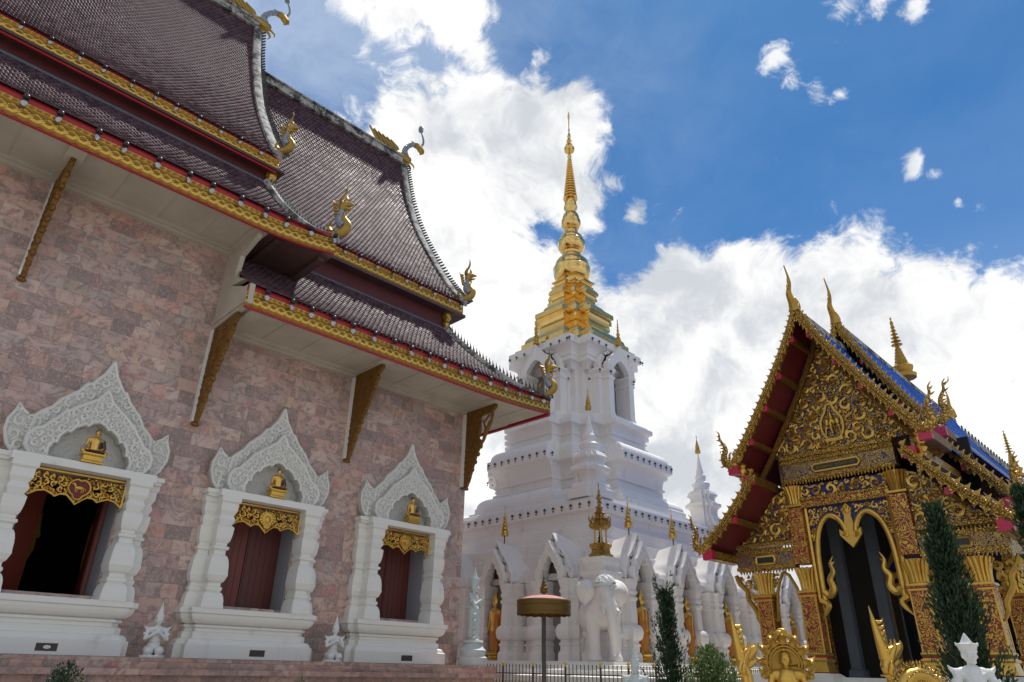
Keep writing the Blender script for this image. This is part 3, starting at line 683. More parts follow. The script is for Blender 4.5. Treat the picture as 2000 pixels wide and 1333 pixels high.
def arch_plate(mb, outer, hole, fn, t0, t1):
    """ring between an outer half outline (top to foot) and an inner one, both mirrored"""
    n = 40
    def samp(pts, k):
        L = [0]
        for i in range(len(pts)-1): L.append(L[-1]+math.dist(pts[i], pts[i+1]))
        s = k*L[-1]; i = 0
        while i < len(pts)-2 and L[i+1] < s: i += 1
        f = (s-L[i])/max(1e-9, L[i+1]-L[i]); return (lerp(pts[i][0], pts[i+1][0], f), lerp(pts[i][1], pts[i+1][1], f))
    h = list(reversed(hole))
    for sg in (1, -1):
        rs = []
        for i in range(n+1):
            o = samp(outer, i/n); q = samp(h, i/n)
            rs.append([fn(sg*o[0], o[1], t0), fn(sg*q[0], q[1], t0), fn(sg*q[0], q[1], t1), fn(sg*o[0], o[1], t1)])
        mb.rings(rs)
win_defs = [('plain', -.58), ('horse', 3.47), ('sun', 7.50), ('elephant', 11.55)]
shared = {}
def window(kind, cx):
    w = thing('window', None, None); w.parent = vih; ORG[w.name] = ORG[vih.name]
    first = not shared
    def part(key, fn, mat, name, smooth=None):
        if key in shared:
            o = bpy.data.objects.new(name, shared[key]); COL.objects.link(o); o.parent = w; o.location = (cx-WIN[0], 0, 0); ORG[o.name] = ORG[vih.name]
        else:
            mb = MB(); fn(mb); o = mb.build(name, mat, w, smooth=smooth); shared[key] = o.data
        return o
    c0 = WIN[0]
    def base(mb):
        rectloft(mb, c0, YW, [(a+.14, .16+(a-1.22)*.7, z-.001*(z > 1)) for a, z in BASE]); rectloft(mb, c0, YW-.02, [(a*.985, .30+(a-1.22)*.85, z) for a, z in BASE])
    part('base', base, M['white'], 'sill_block')
    for s_ in (-1, 1):
        def cols(mb, s=s_):
            mb.rings([[(c0+s*1.04-a*.80, YW-.01, z), (c0+s*1.04+a*.80, YW-.01, z), (c0+s*1.04+a*.80, YW-.24-a, z), (c0+s*1.04-a*.80, YW-.24-a, z)] for a, z in PIL])
        part('cols%d' % s_, cols, M['white'], 'colonnette')
        def cols2(mb, s=s_):
            mb.rings([[(c0+s*1.30-a*.75, YW, z), (c0+s*1.30+a*.75, YW, z), (c0+s*1.30+a*.75, YW-.02-a*.7, z), (c0+s*1.30-a*.75, YW-.02-a*.7, z)] for a, z in PIL])
        part('colr%d' % s_, cols2, M['white'], 'rear_colonnette')
    def slab(mb):
        mb.box(c0-1.31, c0+1.31, YW-.52, YW, 3.40, 3.55); mb.box(c0-1.50, c0+1.50, YW-.28, YW-.004, 3.402, 3.548); mb.box(c0-1.54, c0+1.54, YW-.31, YW-.008, 3.47, 3.56)
    part('slab', slab, M['white'], 'lintel')
    XS = .91; f = lambda a, b, t: (c0+a*XS, YW-t*.8, 3.55+b)
    def pedi(mb):
        arch_plate(mb, REAR, [(q[0]+.04, q[1]+.02) for q in HOLE[:-1]]+[(0, .9)], f, .0, .26)
        arch_plate(mb, FRO, HOLE, f, .26, .48)
        for s in (-1, 1): mb.prism([(s*a, b) for a, b in EAR], f, .0, .24)
    def carv(mb):
        hole = [(a, b) for a, b in HOLE] + [(-a, b) for a, b in reversed(HOLE[:-1])]; frf = FRO+[(-a, b) for a, b in reversed(FRO[1:])]
        g1 = lambda a, b, t: (c0+a*XS, YW-.386-t, 3.55+b); g0 = lambda a, b, t: (c0+a*XS, YW-.210-t, 3.55+b)
        for s in (-1, 1):     # raised borders
            mb.tube([f(s*a, b, .25) for a, b in EAR[2:]], .030, 5); scrollfill(mb, [(s*a, b) for a, b in EAR], lambda a, b, t: f(a, b, .245+t), .13, .024, .030, (), 1500, 12)
            mb.tube([g0(s*a*.965, b*.98, 0) for a, b in REAR], .036, 5); mb.tube([g1(s*a*.965, b*.975, 0) for a, b in FRO], .038, 5)
            mb.tube([g0(s*a*.88, .10+b*.83, 0) for a, b in REAR[2:12]], .018, 4)
            mb.tube([g1(s*a*.86, .12+b*.77, 0) for a, b in FRO[0:11]], .020, 4)
            mb.tube([g1(s*a*1.05, b*1.05, 0) for a, b in HOLE], .032, 5)
        scrollfill(mb, frf, g1, .085, .020, .030, [hole], 12000, 5)
        scrollfill(mb, REARF, g0, .10, .020, .030, [frf], 12000, 6)
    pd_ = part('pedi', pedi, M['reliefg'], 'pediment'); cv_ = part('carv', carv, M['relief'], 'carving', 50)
    def back(mb):
        mb.box(c0-.95, c0+.95, YW-.012, YW-.006, 3.55, 4.45)
        scrollfill(mb, [(-.8, 0), (.8, 0), (.6, .6), (0, .85), (-.6, .6)], lambda a, b, t: (c0+a, YW-.016-t, 3.55+b), .11, .03, .010, (), 900, 8)
    part('back', back, M['relief'], 'niche_back', 50)
    def val(mb):     # pierced gilded valance hanging under the lintel
        yv = YW-.22
        low = [(-.84, -.50), (-.70, -.40), (-.56, -.37), (-.42, -.43), (-.38, -.46), (-.30, -.40), (-.18, -.40), (-.08, -.48), (0, -.56)]
        low = low + [(-a, b) for a, b in reversed(low[:-1])]
        mb.tube([(c0+a, yv, 3.34+b) for a, b in low], .03, 5, flat=.8)
        mb.tube([(c0-.84, yv, 3.36), (c0-.84, yv, 2.84)], .028, 5); mb.tube([(c0+.84, yv, 3.36), (c0+.84, yv, 2.84)], .028, 5); mb.tube([(c0-.84, yv, 3.36), (c0+.84, yv, 3.36)], .026, 5)
        poly = [(-.82, -.02)]+low+[(.82, -.02)]
        med = [(.20*math.cos(i*.52), -.25+.22*math.sin(i*.52)) for i in range(12)]
        scrollfill(mb, poly, lambda a, b, t: (c0+a, yv, 3.34+b), .062, .018, .019, [med], 9000, 9)
    v = part('val', val, M['gold'], 'valance', 50)
    m2 = MB(); yv = YW-.25; cw = cx; cx = c0
    heart = [(.20*math.sin(t), .17*math.cos(t)-.05*abs(math.sin(t))*0-(.06 if abs(t-math.pi) < .4 else 0)+(-.035 if abs(t) < .25 or abs(t-6.283) < .25 else 0)) for t in [i*2*math.pi/24 for i in range(24)]]
    if kind == 'horse':
        d = MB(); d.prism(heart, lambda a, b, t: (cx+a*.86, yv+.01-t, 3.10+b*.86), 0, .01); d.build('medallion_ground', M['medred'], v, org=None)
        m2.tube([(cx+a, yv, 3.10+b) for a, b in heart+heart[:1]], .022, 5)
        m2.ball((cx, yv-.01, 3.10), (.085, .02, .038), 8, 6); m2.tube([(cx-.07, yv-.01, 3.12), (cx-.11, yv-.01, 3.17), (cx-.145, yv-.01, 3.15)], [.028, .022, .01], 5)
        for q in (-.065, -.035, .045, .075): m2.tube([(cx+q, yv-.01, 3.08), (cx+q+.01, yv-.01, 3.03), (cx+q-.005, yv-.01, 2.995)], [.014, .009, .007], 4)
        m2.tube([(cx+.08, yv-.01, 3.11), (cx+.12, yv-.01, 3.07), (cx+.12, yv-.01, 3.03)], [.012, .01, .003], 4)
    else:
        m2.prism(heart, lambda a, b, t: (cx+a, yv-t, 3.10+b), -.03, .01)
        for k in range(16): m2.tube([(cx+.13*math.cos(k*.393), yv-.012, 3.10+.13*math.sin(k*.393)), (cx+.23*math.cos(k*.393), yv-.012, 3.10+.23*math.sin(k*.393))], [.02, .004], 4)
        if kind == 'sun': m2.ball((cx, yv-.015, 3.08), (.08, .03, .09), 10, 6)
        else:
            m2.ball((cx, yv-.015, 3.12), (.065, .03, .055), 8, 6); m2.tube([(cx, yv-.03, 3.12), (cx, yv-.04, 3.05), (cx+.01, yv-.03, 2.98)], [.028, .02, .01], 5)
            for s in (-1, 1): m2.ball((cx+s*.085, yv-.012, 3.11), (.035, .012, .05), 6, 5)
    m2.build('medallion', M['gold'], v, smooth=50); cx = cw
    # reveals and shutters
    rv = MB(); rv.box(cx+OPH-.012, cx+OPH+.002, YW-.02, YW+.94, OPZ0, OPZ1); rv.box(cx-OPH-.002, cx-OPH+.012, YW-.02, YW+.94, OPZ0, OPZ1); rv.box(cx-OPH, cx+OPH, YW+.02, YW+.94, OPZ0-.01, OPZ0+.005)
    rv.build('reveal', M['reveal'], w)
    if kind in ('sun', 'elephant', 'plain'):
        s1 = MB(); s1.box(cx-OPH+.02, cx-.03, YW+.58, YW+.63, OPZ0, OPZ1); [s1.box(cx-OPH+.06+k*.148, cx-OPH+.06+k*.148+.138, YW+.568, YW+.58, OPZ0+.06, OPZ1-.05) for k in range(5)]; s1.build('shutter', M['woodlit'] if kind == 'sun' else M['wood'], w)
        s1 = MB(); s1.box(cx-.01, cx+OPH-.02, YW+.58, YW+.63, OPZ0, OPZ1); [s1.box(cx+.03+k*.152, cx+.03+k*.152+.142, YW+.568, YW+.58, OPZ0+.06, OPZ1-.05) for k in range(5)]; s1.build('shutter', M['wood'], w)
    else:
        for s, nm in ((-1, 'L'), (1, 'R')):
            s1 = MB(); s1.M = Matrix.Translation((cx+s*(OPH-.06), YW+.62, 0)) @ Matrix.Rotation(R(-42 if s < 0 else -6), 4, 'Z')
            s1.box(-.04, .03, 0, .78, OPZ0, OPZ1-.1); s1.box(-.05, .04, .08, .7, OPZ0+.15, OPZ1-.3)
            so = s1.build('shutter', M['woodlit'], w)
            g1_ = MB(); g1_.M = Matrix.Translation((cx+s*(OPH-.06), YW+.62, 0)) @ Matrix.Rotation(R(-42 if s < 0 else -6), 4, 'Z')
            g1_.prism([(.72, 1.75), (.86, 2.05), (.84, 2.25), (.95, 2.3), (.86, 2.5), (.80, 2.75), (.72, 2.7)], lambda a, b, t: (t, a, b), -.06, .05); g1_.build('carved_edge', M['bracket'], so)
    # small dark plate on the sill block
    pm = MB(); pm.box(cx-.02, cx+.33, YW-.51, YW-.48, .14, .27); pm.build('plate', M['iron'], w)
    if kind == 'horse':
        q = MB(); q.lathe([(.045, 0), (.045, .012)], (0, 0, 0), 12, sx=1.4); q.v = [(cx+.16+x, YW-.511-z, .205+y*.7) for x, y, z in q.v]; q.build('oval_badge', M['statue'], w)
    return w
for k, c in win_defs: window(k, c)
# ================================================================ white and gold stupa
AX, AY = 25.35, 21.13
def plan(S, w, n):
    """redented square: bays of half width w, n notches at each corner; counter-clockwise"""
    q = [(S, -w), (S, w)]; d = (S-w)/n
    for i in range(n):
        x, y = S-i*d, w+i*d
        q.append((x-d, y))
        if i < n-1: q.append((x-d, y+d))
    return q
def planring(S, w, n, z, c=(AX, AY)):
    q = plan(S, w, n); out = []
    for k in range(4):
        a = k*math.pi/2; cs, sn = round(math.cos(a)), round(math.sin(a)); out += [(c[0]+x*cs-y*sn, c[1]+x*sn+y*cs, z) for x, y in q]
    return out
def tiers(mb, prof, n, c=(AX, AY)):
    mb.rings([planring(S, w, n, z, c) for S, w, z in prof])
def sq(mb, prof, c=(AX, AY)):
    mb.rings([[(c[0]-s, c[1]-s, z), (c[0]+s, c[1]-s, z), (c[0]+s, c[1]+s, z), (c[0]-s, c[1]+s, z)] for s, z in prof])
def curve(a, b, n, kind):
    """between tuples a and b, z last; kind 'o' bulges out first, 'v' hollows"""
    out = []
    for i in range(n+1):
        t = i/n*math.pi/2; e, f = (math.sin(t), 1-math.cos(t)) if kind == 'o' else (1-math.cos(t), math.sin(t))
        out.append(tuple(lerp(p, q, e) for p, q in zip(a[:-1], b[:-1]))+(lerp(a[-1], b[-1], f),))
    return out
st = thing('white_gold_stupa', 'tall white stupa with redented tiers and a gilded ringed spire', 'stupa', (AX, AY, GROUND))
mb = MB(); sq(mb, [(9.2, GROUND), (9.2, -1.1), (9.0, -1.0), (9.0, -.75), (8.7, -.65), (8.7, -.35), (8.85, -.3), (8.85, -.15), (8.5, -.1), (8.5, .02), (8.0, .05), (8.0, .15), (7.6, .17), (7.6, .26)])
mb.build('platform', M['white'], st)
mb = MB(); sq(mb, [(5.9, .2), (5.9, 3.3), (5.55, 3.4), (5.55, 3.9), (5.42, 3.96), (5.42, 4.36), (5.30, 4.42), (5.30, 4.86), (5.18, 4.92), (5.18, 5.0), (5.06, 5.04), (5.06, 5.40), (5.20, 5.45), (5.20, 5.82), (4.98, 5.84), (4.98, 5.96), (4.80, 5.98), (4.78, 6.10), (4.0, 6.4)])
mb.build('terrace', M['stupa'], st)
mb = MB()
tiers(mb, [(4.62, 2.5, 6.0), (4.62, 2.5, 6.24), (4.42, 2.35, 6.28), (4.42, 2.35, 6.50)] + curve((4.36, 2.3, 6.54), (3.72, 1.80, 7.02), 6, 'v') + [(3.80, 1.84, 7.05), (3.80, 1.84, 7.14), (3.68, 1.74, 7.18), (3.68, 1.74, 7.42), (3.78, 1.78, 7.46), (3.78, 1.78, 7.54), (3.70, 1.74, 7.58)] + curve((3.70, 1.72, 7.60), (4.12, 1.84, 8.20), 5, 'v') + [(4.2, 1.87, 8.26), (4.2, 1.87, 8.64), (4.1, 1.8, 8.68)] + curve((4.05, 1.8, 8.70), (3.42, 1.42, 9.20), 6, 'v') + [(3.42, 1.42, 9.3), (3.3, 1.36, 9.33), (3.3, 1.36, 9.42), (3.2, 1.30, 9.45), (3.2, 1.30, 9.62), (3.28, 1.33, 9.66), (3.28, 1.33, 9.72), (3.2, 1.3, 9.76)] + curve((3.2, 1.30, 9.80), (3.52, 1.42, 10.12), 5, 'v') + [(3.56, 1.44, 10.16), (3.56, 1.44, 10.34), (3.4, 1.4, 10.37)] + curve((3.35, 1.4, 10.38), (2.5, 1.3, 10.85), 5, 'v'), 3)
mb.build('tiered_base', M['stupa'], st)
mb = MB()
tiers(mb, [(2.12, 1.35, 10.5), (2.12, 1.35, 13.35)], 3)
tiers(mb, curve((2.12, 1.6, 13.1), (2.45, 1.85, 13.45), 4, 'v') + [(2.45, 1.85, 13.5), (2.35, 1.8, 13.53), (2.35, 1.8, 13.7), (2.42, 1.84, 13.74), (2.42, 1.84, 13.82), (2.34, 1.8, 13.85)] + curve((2.34, 1.8, 13.9), (2.66, 2.02, 14.25), 4, 'v') + [(2.76, 2.06, 14.28), (2.76, 2.06, 14.64), (2.0, 1.5, 14.70)], 1)
mb.build('relic_chamber', M['stupa'], st)
# porches with arched niches on the four faces of the chamber
def face(k):
    """face k of the stupa: (along, out, z) -> point; 0: -X face, 1: -Y face, 2: +X, 3: +Y"""
    a = [(0, -1, -1, 0), (1, 0, 0, -1), (0, 1, 1, 0), (-1, 0, 0, 1)][k]
    return lambda u, o, z: (AX+u*a[0]+o*a[2], AY+u*a[1]+o*a[3], z)
porchM = {}
for k in (0, 1, 2, 3):
    f = face(k); mb = MB()
    for s in (-1, 1):
        for (o0, o1, u0, u1) in ((2.0, 2.95, .62, .98), (2.0, 2.6, .98, 1.3)):
            us = sorted((s*u0, s*u1)); P = []
            for e, z in [(.05, 10.55), (.05, 10.75), (0, 10.95), (0, 12.55), (.05, 12.6), (.05, 12.7), (.0, 12.74), (.0, 12.86), (.09, 12.98), (.09, 13.12)]:
                P.append([f(us[0]-e, o0, z), f(us[1]+e, o0, z), f(us[1]+e, o1+e, z), f(us[0]-e, o1+e, z)])
            mb.rings(P)
    ho = [(.62, 0), (.62, .15), (.52, .35), (.42, .45), (.30, .62), (.12, .74), (0, .80)]
    ou = [(0, 1.72), (.18, 1.40), (.42, 1.16), (.62, .95), (.80, .88), (.86, .62), (1.02, .52), (1.08, .25), (1.02, 0)]
    arch_plate(mb, ou, ho, lambda a, b, t: f(a, t, 13.0+b*.92), 2.72, 2.98)
    ou2 = [(0, 1.95), (.25, 1.55), (.62, 1.3), (.85, 1.1), (1.05, 1.02), (1.2, .75), (1.28, .7), (1.34, .35), (1.28, 0)]
    arch_plate(mb, ou2, ou, lambda a, b, t: f(a, t, 13.0+b*.92), 2.30, 2.62)
    for sg in (-1, 1): mb.tube([f(sg*a*.96, 2.985, 13.0+b*.90) for a, b in ou], .035, 5)
    mb.box(0, 0, 0, 0, 0, 0) if False else None
    P = [f(-1.0, 2.0, 10.55), f(1.0, 2.0, 10.55), f(1.0, 3.0, 10.55), f(-1.0, 3.0, 10.55)]
    mb.rings([P, [(x, y, 10.72) for x, y, z in P]])
    mb.build('porch', M['stupa'], st, smooth=30)
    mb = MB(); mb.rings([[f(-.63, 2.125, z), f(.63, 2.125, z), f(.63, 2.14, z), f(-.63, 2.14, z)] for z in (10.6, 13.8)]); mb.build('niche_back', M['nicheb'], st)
# gilded tiers
mb = MB()
def gt(S0, w0, z0, S1, w1, z1, n):     # one gilded storey: foot, hollow waist, flaring cornice
    h = z1-z0
    return [(S0, w0, z0), (S0, w0, z0+h*.14), (S0*.955, w0*.96, z0+h*.16)] + curve((S0*.95, w0*.95, z0+h*.18), (S1*.86, w1*.85, z0+h*.40), 4, 'o')[0:0] + curve((S0*.94, w0*.95, z0+h*.18), (S1*.88, w1*.86, z0+h*.44), 4, 'v') + [(S1*.91, w1*.9, z0+h*.46), (S1*.91, w1*.9, z0+h*.50), (S1*.87, w1*.86, z0+h*.52), (S1*.87, w1*.86, z0+h*.62), (S1*.90, w1*.89, z0+h*.64), (S1*.87, w1*.86, z0+h*.68)] + curve((S1*.87, w1*.86, z0+h*.70), (S1*.99, w1*.98, z0+h*.88), 4, 'v') + [(S1, w1, z0+h*.89), (S1, w1, z1)]
tiers(mb, [(2.62, 1.75, 14.66), (2.62, 1.75, 14.80)] + gt(2.48, 1.44, 14.82, 1.98, .95, 16.95, 2), 2)
tiers(mb, gt(1.66, .78, 16.97, 1.40, .50, 18.35, 2), 2); tiers(mb, gt(1.32, .5, 18.37, 1.20, .45, 19.05, 2), 2)
mb.build('gilded_tiers', M['leaf'], st)
mb = MB(); c = (AX, AY, 0)
mb.lathe([(.95, 18.9), (.95, 19.2), (.82, 19.25), (.86, 19.35), (.80, 19.45)] + curve((.80, 19.5), (1.04, 20.15), 6, 'o') + [(1.06, 20.22), (.98, 20.3)] + curve((.96, 20.34), (.62, 20.9), 6, 'v') + [(.60, 21.05), (.52, 21.2), (.55, 21.3), (.52, 21.35)] + curve((.5, 21.4), (.77, 21.85), 5, 'o') + [(.78, 22.0), (.72, 22.12)] + curve((.68, 22.15), (.38, 22.55), 5, 'v') + [(.36, 22.8), (.42, 22.85), (.36, 22.92)] + curve((.36, 22.98), (.56, 23.35), 5, 'o') + [(.56, 23.5)] + curve((.5, 23.56), (.26, 24.1), 5, 'v') + [(.27, 24.2), (.40, 24.4), (.40, 24.5), (.34, 24.55), (.36, 24.7), (.31, 24.95)], c, 32)
pr = []
nr = 16
for i in range(nr):
    z0 = 25.0+3.1*(i/nr)**.92; z1 = 25.0+3.1*((i+1)/nr)**.92; r = .42-.30*(i/nr)**.85
    pr += [(r*.66, z0), (r*.66, z0+(z1-z0)*.15), (r, z0+(z1-z0)*.3), (r*1.02, z0+(z1-z0)*.5), (r*.92, z0+(z1-z0)*.66), (r*.64, z0+(z1-z0)*.8)]
pr += [(.10, 28.15), (.13, 28.3), (.05, 28.55), (.04, 28.75)]
mb.lathe([(.3, 24.9)]+pr, c, 24)
mb.lathe([(.05, 28.7), (.30, 28.72), (.31, 28.95), (.22, 29.05), (.12, 29.12), (.22, 29.2), (.14, 29.35), (.09, 29.4), (.17, 29.5), (.10, 29.7), (.06, 29.75), (.12, 29.85), (.07, 30.1), (.03, 30.2), (.06, 30.4), (.03, 30.6), (.04, 31.2), (.07, 31.5), (.02, 31.9)], c, 16)
mb.build('spire', M['leaf'], st, smooth=35)
# corner chedis
def chedi(cx, cy, zb, s):
    mb = MB(); n = 2
    def T(pr): tiers(mb, [(a*s, b*s, zb+z*s) for a, b, z in pr], n, (cx, cy))
    T([(.95, .55, 0), (.95, .55, .35), (.8, .45, .42)] + curve((.8, .45, .45), (.62, .36, .75), 4, 'v') + [(.62, .36, .95)] + curve((.62, .36, 1.0), (.82, .45, 1.25), 4, 'v') + [(.84, .46, 1.3), (.84, .46, 1.42), (.7, .4, 1.5), (.58, .32, 1.62)] + curve((.56, .32, 1.66), (.70, .38, 1.85), 4, 'v') + [(.72, .38, 1.95)] + curve((.68, .36, 2.0), (.42, .22, 2.2), 4, 'v'))
    mb.lathe([(r*s, z*s) for r, z in [(.40, 2.15), (.44, 2.25), (.40, 2.32), (.48, 2.5), (.48, 2.58), (.38, 2.66), (.30, 2.72), (.26, 2.78), (.30, 2.95), (.30, 3.02), (.22, 3.12), (.20, 3.25), (.17, 3.4)] + [(q, 3.4+.085*i+d) for i in range(9) for q, d in ((.165-.014*i, 0), (.135-.012*i, .05))] + [(.03, 4.25), (.02, 4.4)]], (cx, cy, zb), 20)
    ch = mb.build('corner_chedi', M['stupa'], st, smooth=30)
    g_ = MB(); g_.lathe([(r*s, z*s) for r, z in [(.15, 4.34), (.15, 4.52), (.12, 4.54), (.10, 4.58), (.12, 4.62), (.12, 4.70), (.085, 4.72), (.10, 4.77), (.095, 4.84), (.06, 4.86), (.07, 4.90), (.065, 4.96), (.04, 4.99), (.05, 5.05), (.02, 5.1), (.015, 5.25), (.03, 5.32), (.004, 5.42)]], (cx, cy, zb), 14)
    g_.build('gilded_finial', M['goldold'], ch, smooth=30)
for sx, sy in ((-1, -1), (1, -1)): chedi(AX+sx*4.25, AY+sy*4.25, 6.0, .87)
# gilded slender finials on the chamber porches
for k in (0, 1):
    f = face(k); mb = MB(); x, y, z = f(-1.05 if k == 1 else 1.05, 2.7, 14.65); x, y, z = f(0, 2.9, 14.60)
    mb.lathe([(.16, 0), (.17, .08), (.10, .12), (.13, .25), (.13, .33), (.09, .36), (.12, .42), (.06, .5), (.09, .58), (.09, .66), (.05, .7), (.05, .82), (.07, .86), (.03, .92), (.05, 1.02), (.025, 1.1), (.035, 1.2), (.012, 1.3), (.03, 1.38), (.002, 1.5)], (x, y, z), 10)
    mb.build('porch_finial', M['goldold'], st, smooth=30)
# ---- arcade of niches
NS = 6.72; NPOS = [-4.45, -1.56, 1.33, 4.22]
NP = moulded([(.26, .26, 's'), (.26, .42, 'v'), (.20, .58, 's'), (.20, .72, 's'), (.23, .76, 's'), (.23, .82, 's'), (.19, .85, 's'), (.19, .92, 'o'), (.31, 1.12, 's'), (.32, 1.18, 'v'), (.185, 1.42, 's'), (.17, 2.15, 's'), (.20, 2.18, 's'), (.22, 2.26, 's'), (.17, 2.30, 's'), (.17, 2.36, 's'), (.21, 2.42, 's'), (.21, 2.48, 's'), (.18, 2.52, 's'), (.20, 2.62, 's'), (.24, 2.78, 's'), (.24, 2.86, 's')], 4)
NH = [(.42, 0), (.42, .12), (.36, .30), (.30, .34), (.24, .52), (.15, .56), (.13, .68), (0, .80)]
NF = [(0, 1.32), (.12, 1.12), (.34, .80), (.46, .68), (.50, .48), (.62, .36), (.64, .10), (.58, 0)]
NR = [(0, 1.62), (.16, 1.34), (.42, .98), (.62, .76), (.72, .48), (.84, .34), (.88, .08), (.80, 0)]
nprot = {}
def niche(k, u0):
    f0 = face(k); root = thing('niche', None, None); root.parent = st; ORG[root.name] = Vector((0, 0, 0))
    ang = math.atan2(*(Vector(f0(1, 0, 0))-Vector(f0(0, 0, 0))).yx)
    p = f0(u0, 0, 0); root.location = (p[0]-AX, p[1]-AY, -GROUND); root.rotation_euler = (0, 0, ang)
    flip = 1
    L = lambda u, o, z: (u, -o, z)       # local: out of the wall is -Y
    def put(key, fn, mat, name, smooth=None):
        if key in nprot:
            o = bpy.data.objects.new(name, nprot[key]); COL.objects.link(o); o.parent = root
        else:
            mb = MB(); fn(mb); o = mb.build(name, mat, root, smooth=smooth, org=None); nprot[key] = o.data
        return o
    def piers(mb):
        for s in (-1, 1):
            mb.rings([[L(s*.62-a*.9, 5.9, z), L(s*.62+a*.9, 5.9, z), L(s*.62+a*.9, NS-.30+a, z), L(s*.62-a*.9, NS-.30+a, z)] for a, z in NP])
            mb.rings([[L(s*.92-a*.85, 5.9, z), L(s*.92+a*.85, 5.9, z), L(s*.92+a*.85, NS-.50+a, z), L(s*.92-a*.85, NS-.50+a, z)] for a, z in NP])
    put('p', piers, M['niche'], 'pier')
    def hood(mb):
        g = lambda a, b, t: L(a, t, 2.86+b)
        arch_plate(mb, NF, NH, g, NS-.30, NS-.02); arch_plate(mb, NR, [(a*.97, b*.97) for a, b in NF], g, NS-.52, NS-.24)
        for s in (-1, 1):
            mb.tube([g(s*a*.97, b*.97, NS-.018) for a, b in NF], .022, 4); mb.tube([g(s*a*.98, b*.98, NS-.238) for a, b in NR], .024, 4)
            mb.tube([g(s*a*1.03, b*1.03, NS-.018) for a, b in NH], .018, 4)
        frf = NF+[(-a, b) for a, b in reversed(NF[1:])]; hol = NH+[(-a, b) for a, b in reversed(NH[:-1])]; rr = NR+[(-a, b) for a, b in reversed(NR[1:])]
        scrollfill(mb, frf, lambda a, b, t: L(a, NS-.018+t, 2.86+b), .10, .04, .018, [hol], 1200, 4)
        scrollfill(mb, rr, lambda a, b, t: L(a, NS-.238+t, 2.86+b), .10, .045, .018, [frf], 1200, 4)
    put('h', hood, M['niche'], 'gable_hood', 45)
    def roof(mb):
        def rf(u, v):
            sg = (v-.5)*2; a = abs(sg); x = a*(len(NR)-1); k_ = min(int(x), len(NR)-2); f_ = x-k_
            fx_, fz = lerp(NR[k_][0], NR[k_+1][0], f_), 2.86+lerp(NR[k_][1], NR[k_+1][1], f_)
            bx, bz = 1.46*a**.9, 4.30-1.10*(1-(1-a)**1.5); t = u**.75
            return L((1 if sg >= 0 else -1)*lerp(fx_, bx, t), lerp(NS-.50, 5.25, u), lerp(fz, bz, t)+.015)
        mb.grid(rf, 10, 28); mb.grid(lambda u, v: (rf(u, 0)[0], rf(u, 0)[1], rf(u, 0)[2]-.28*v), 10, 1); mb.grid(lambda u, v: (rf(u, 1)[0], rf(u, 1)[1], rf(u, 1)[2]-.28*v), 10, 1); mb.box(-1.44, 1.44, -6.15, -5.5, 2.9, 3.12)
    put('r', roof, M['niche'], 'saddle_roof', 60)
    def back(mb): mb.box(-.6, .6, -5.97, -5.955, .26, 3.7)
    put('b', back, M['nicheb'], 'back_wall')
    return root
for u in NPOS: niche(0, -u if False else u)
for u in NPOS+[7.11, 10.0]: niche(1, u)
mb = MB(); mb.rings([[face(1)(a, 5.9, z), face(1)(b_, 5.9, z), face(1)(b_, 2.0, z), face(1)(a, 2.0, z)] for a, b_, z in ((5.6, 11.6, -1.2), (5.6, 11.6, 3.35), (5.9, 11.3, 3.5))]); mb.rings([[face(1)(a, 7.6, z), face(1)(b_, 7.6, z), face(1)(b_, 2.0, z), face(1)(a, 2.0, z)] for a, b_, z in ((6.5, 12, GROUND), (6.5, 12, .26))]); mb.build('gallery_wall', M['niche'], st)
mb = MB()     # wall and pilasters between the niches, on the visible sides
for k in (0, 1):
    f = face(k)
    NQ = NPOS+([7.11, 10.0] if k == 1 else [])
    for i in range(len(NQ)-1):
        um = (NQ[i]+NQ[i+1])/2; mb = MB()
        mb.rings([[f(um-a*1.25, 5.9, z), f(um+a*1.25, 5.9, z), f(um+a*1.25, NS-.86+a, z), f(um-a*1.25, NS-.86+a, z)] for a, z in NP]+[[f(um-.26, 5.9, z), f(um+.26, 5.9, z), f(um+.26, NS-.60, z), f(um-.26, NS-.60, z)] for z in (2.9, 3.1, 3.12, 3.3)])
        mb.build('pilaster', M['niche'], st)
for sx, sy in ((-1, -1),):     # corner pier with recesses
    mb = MB()
    cx, cy = AX+sx*6.05, AY+sy*6.05
    sq(mb, [(.52, .26), (.52, .5), (.42, .62), (.42, .95), (.5, 1.1), (.40, 1.3), (.38, 2.3), (.44, 2.4), (.40, 2.5), (.40, 2.75), (.5, 2.9), (.5, 3.0), (.38, 3.05), (.38, 3.15), (.46, 3.3), (.46, 3.48)], (cx, cy))
    for dx, dy in ((.45, -.02), (-.02, .45)):
        sq(mb, [(.2, .26), (.2, 2.9), (.26, 3.0), (.26, 3.3), (.30, 3.42), (.30, 3.52)], (cx-sx*dx*-1 if False else cx-sx*dx*1.0, cy-sy*dy*1.0))
    mb.build('corner_pier', M['niche'], st)

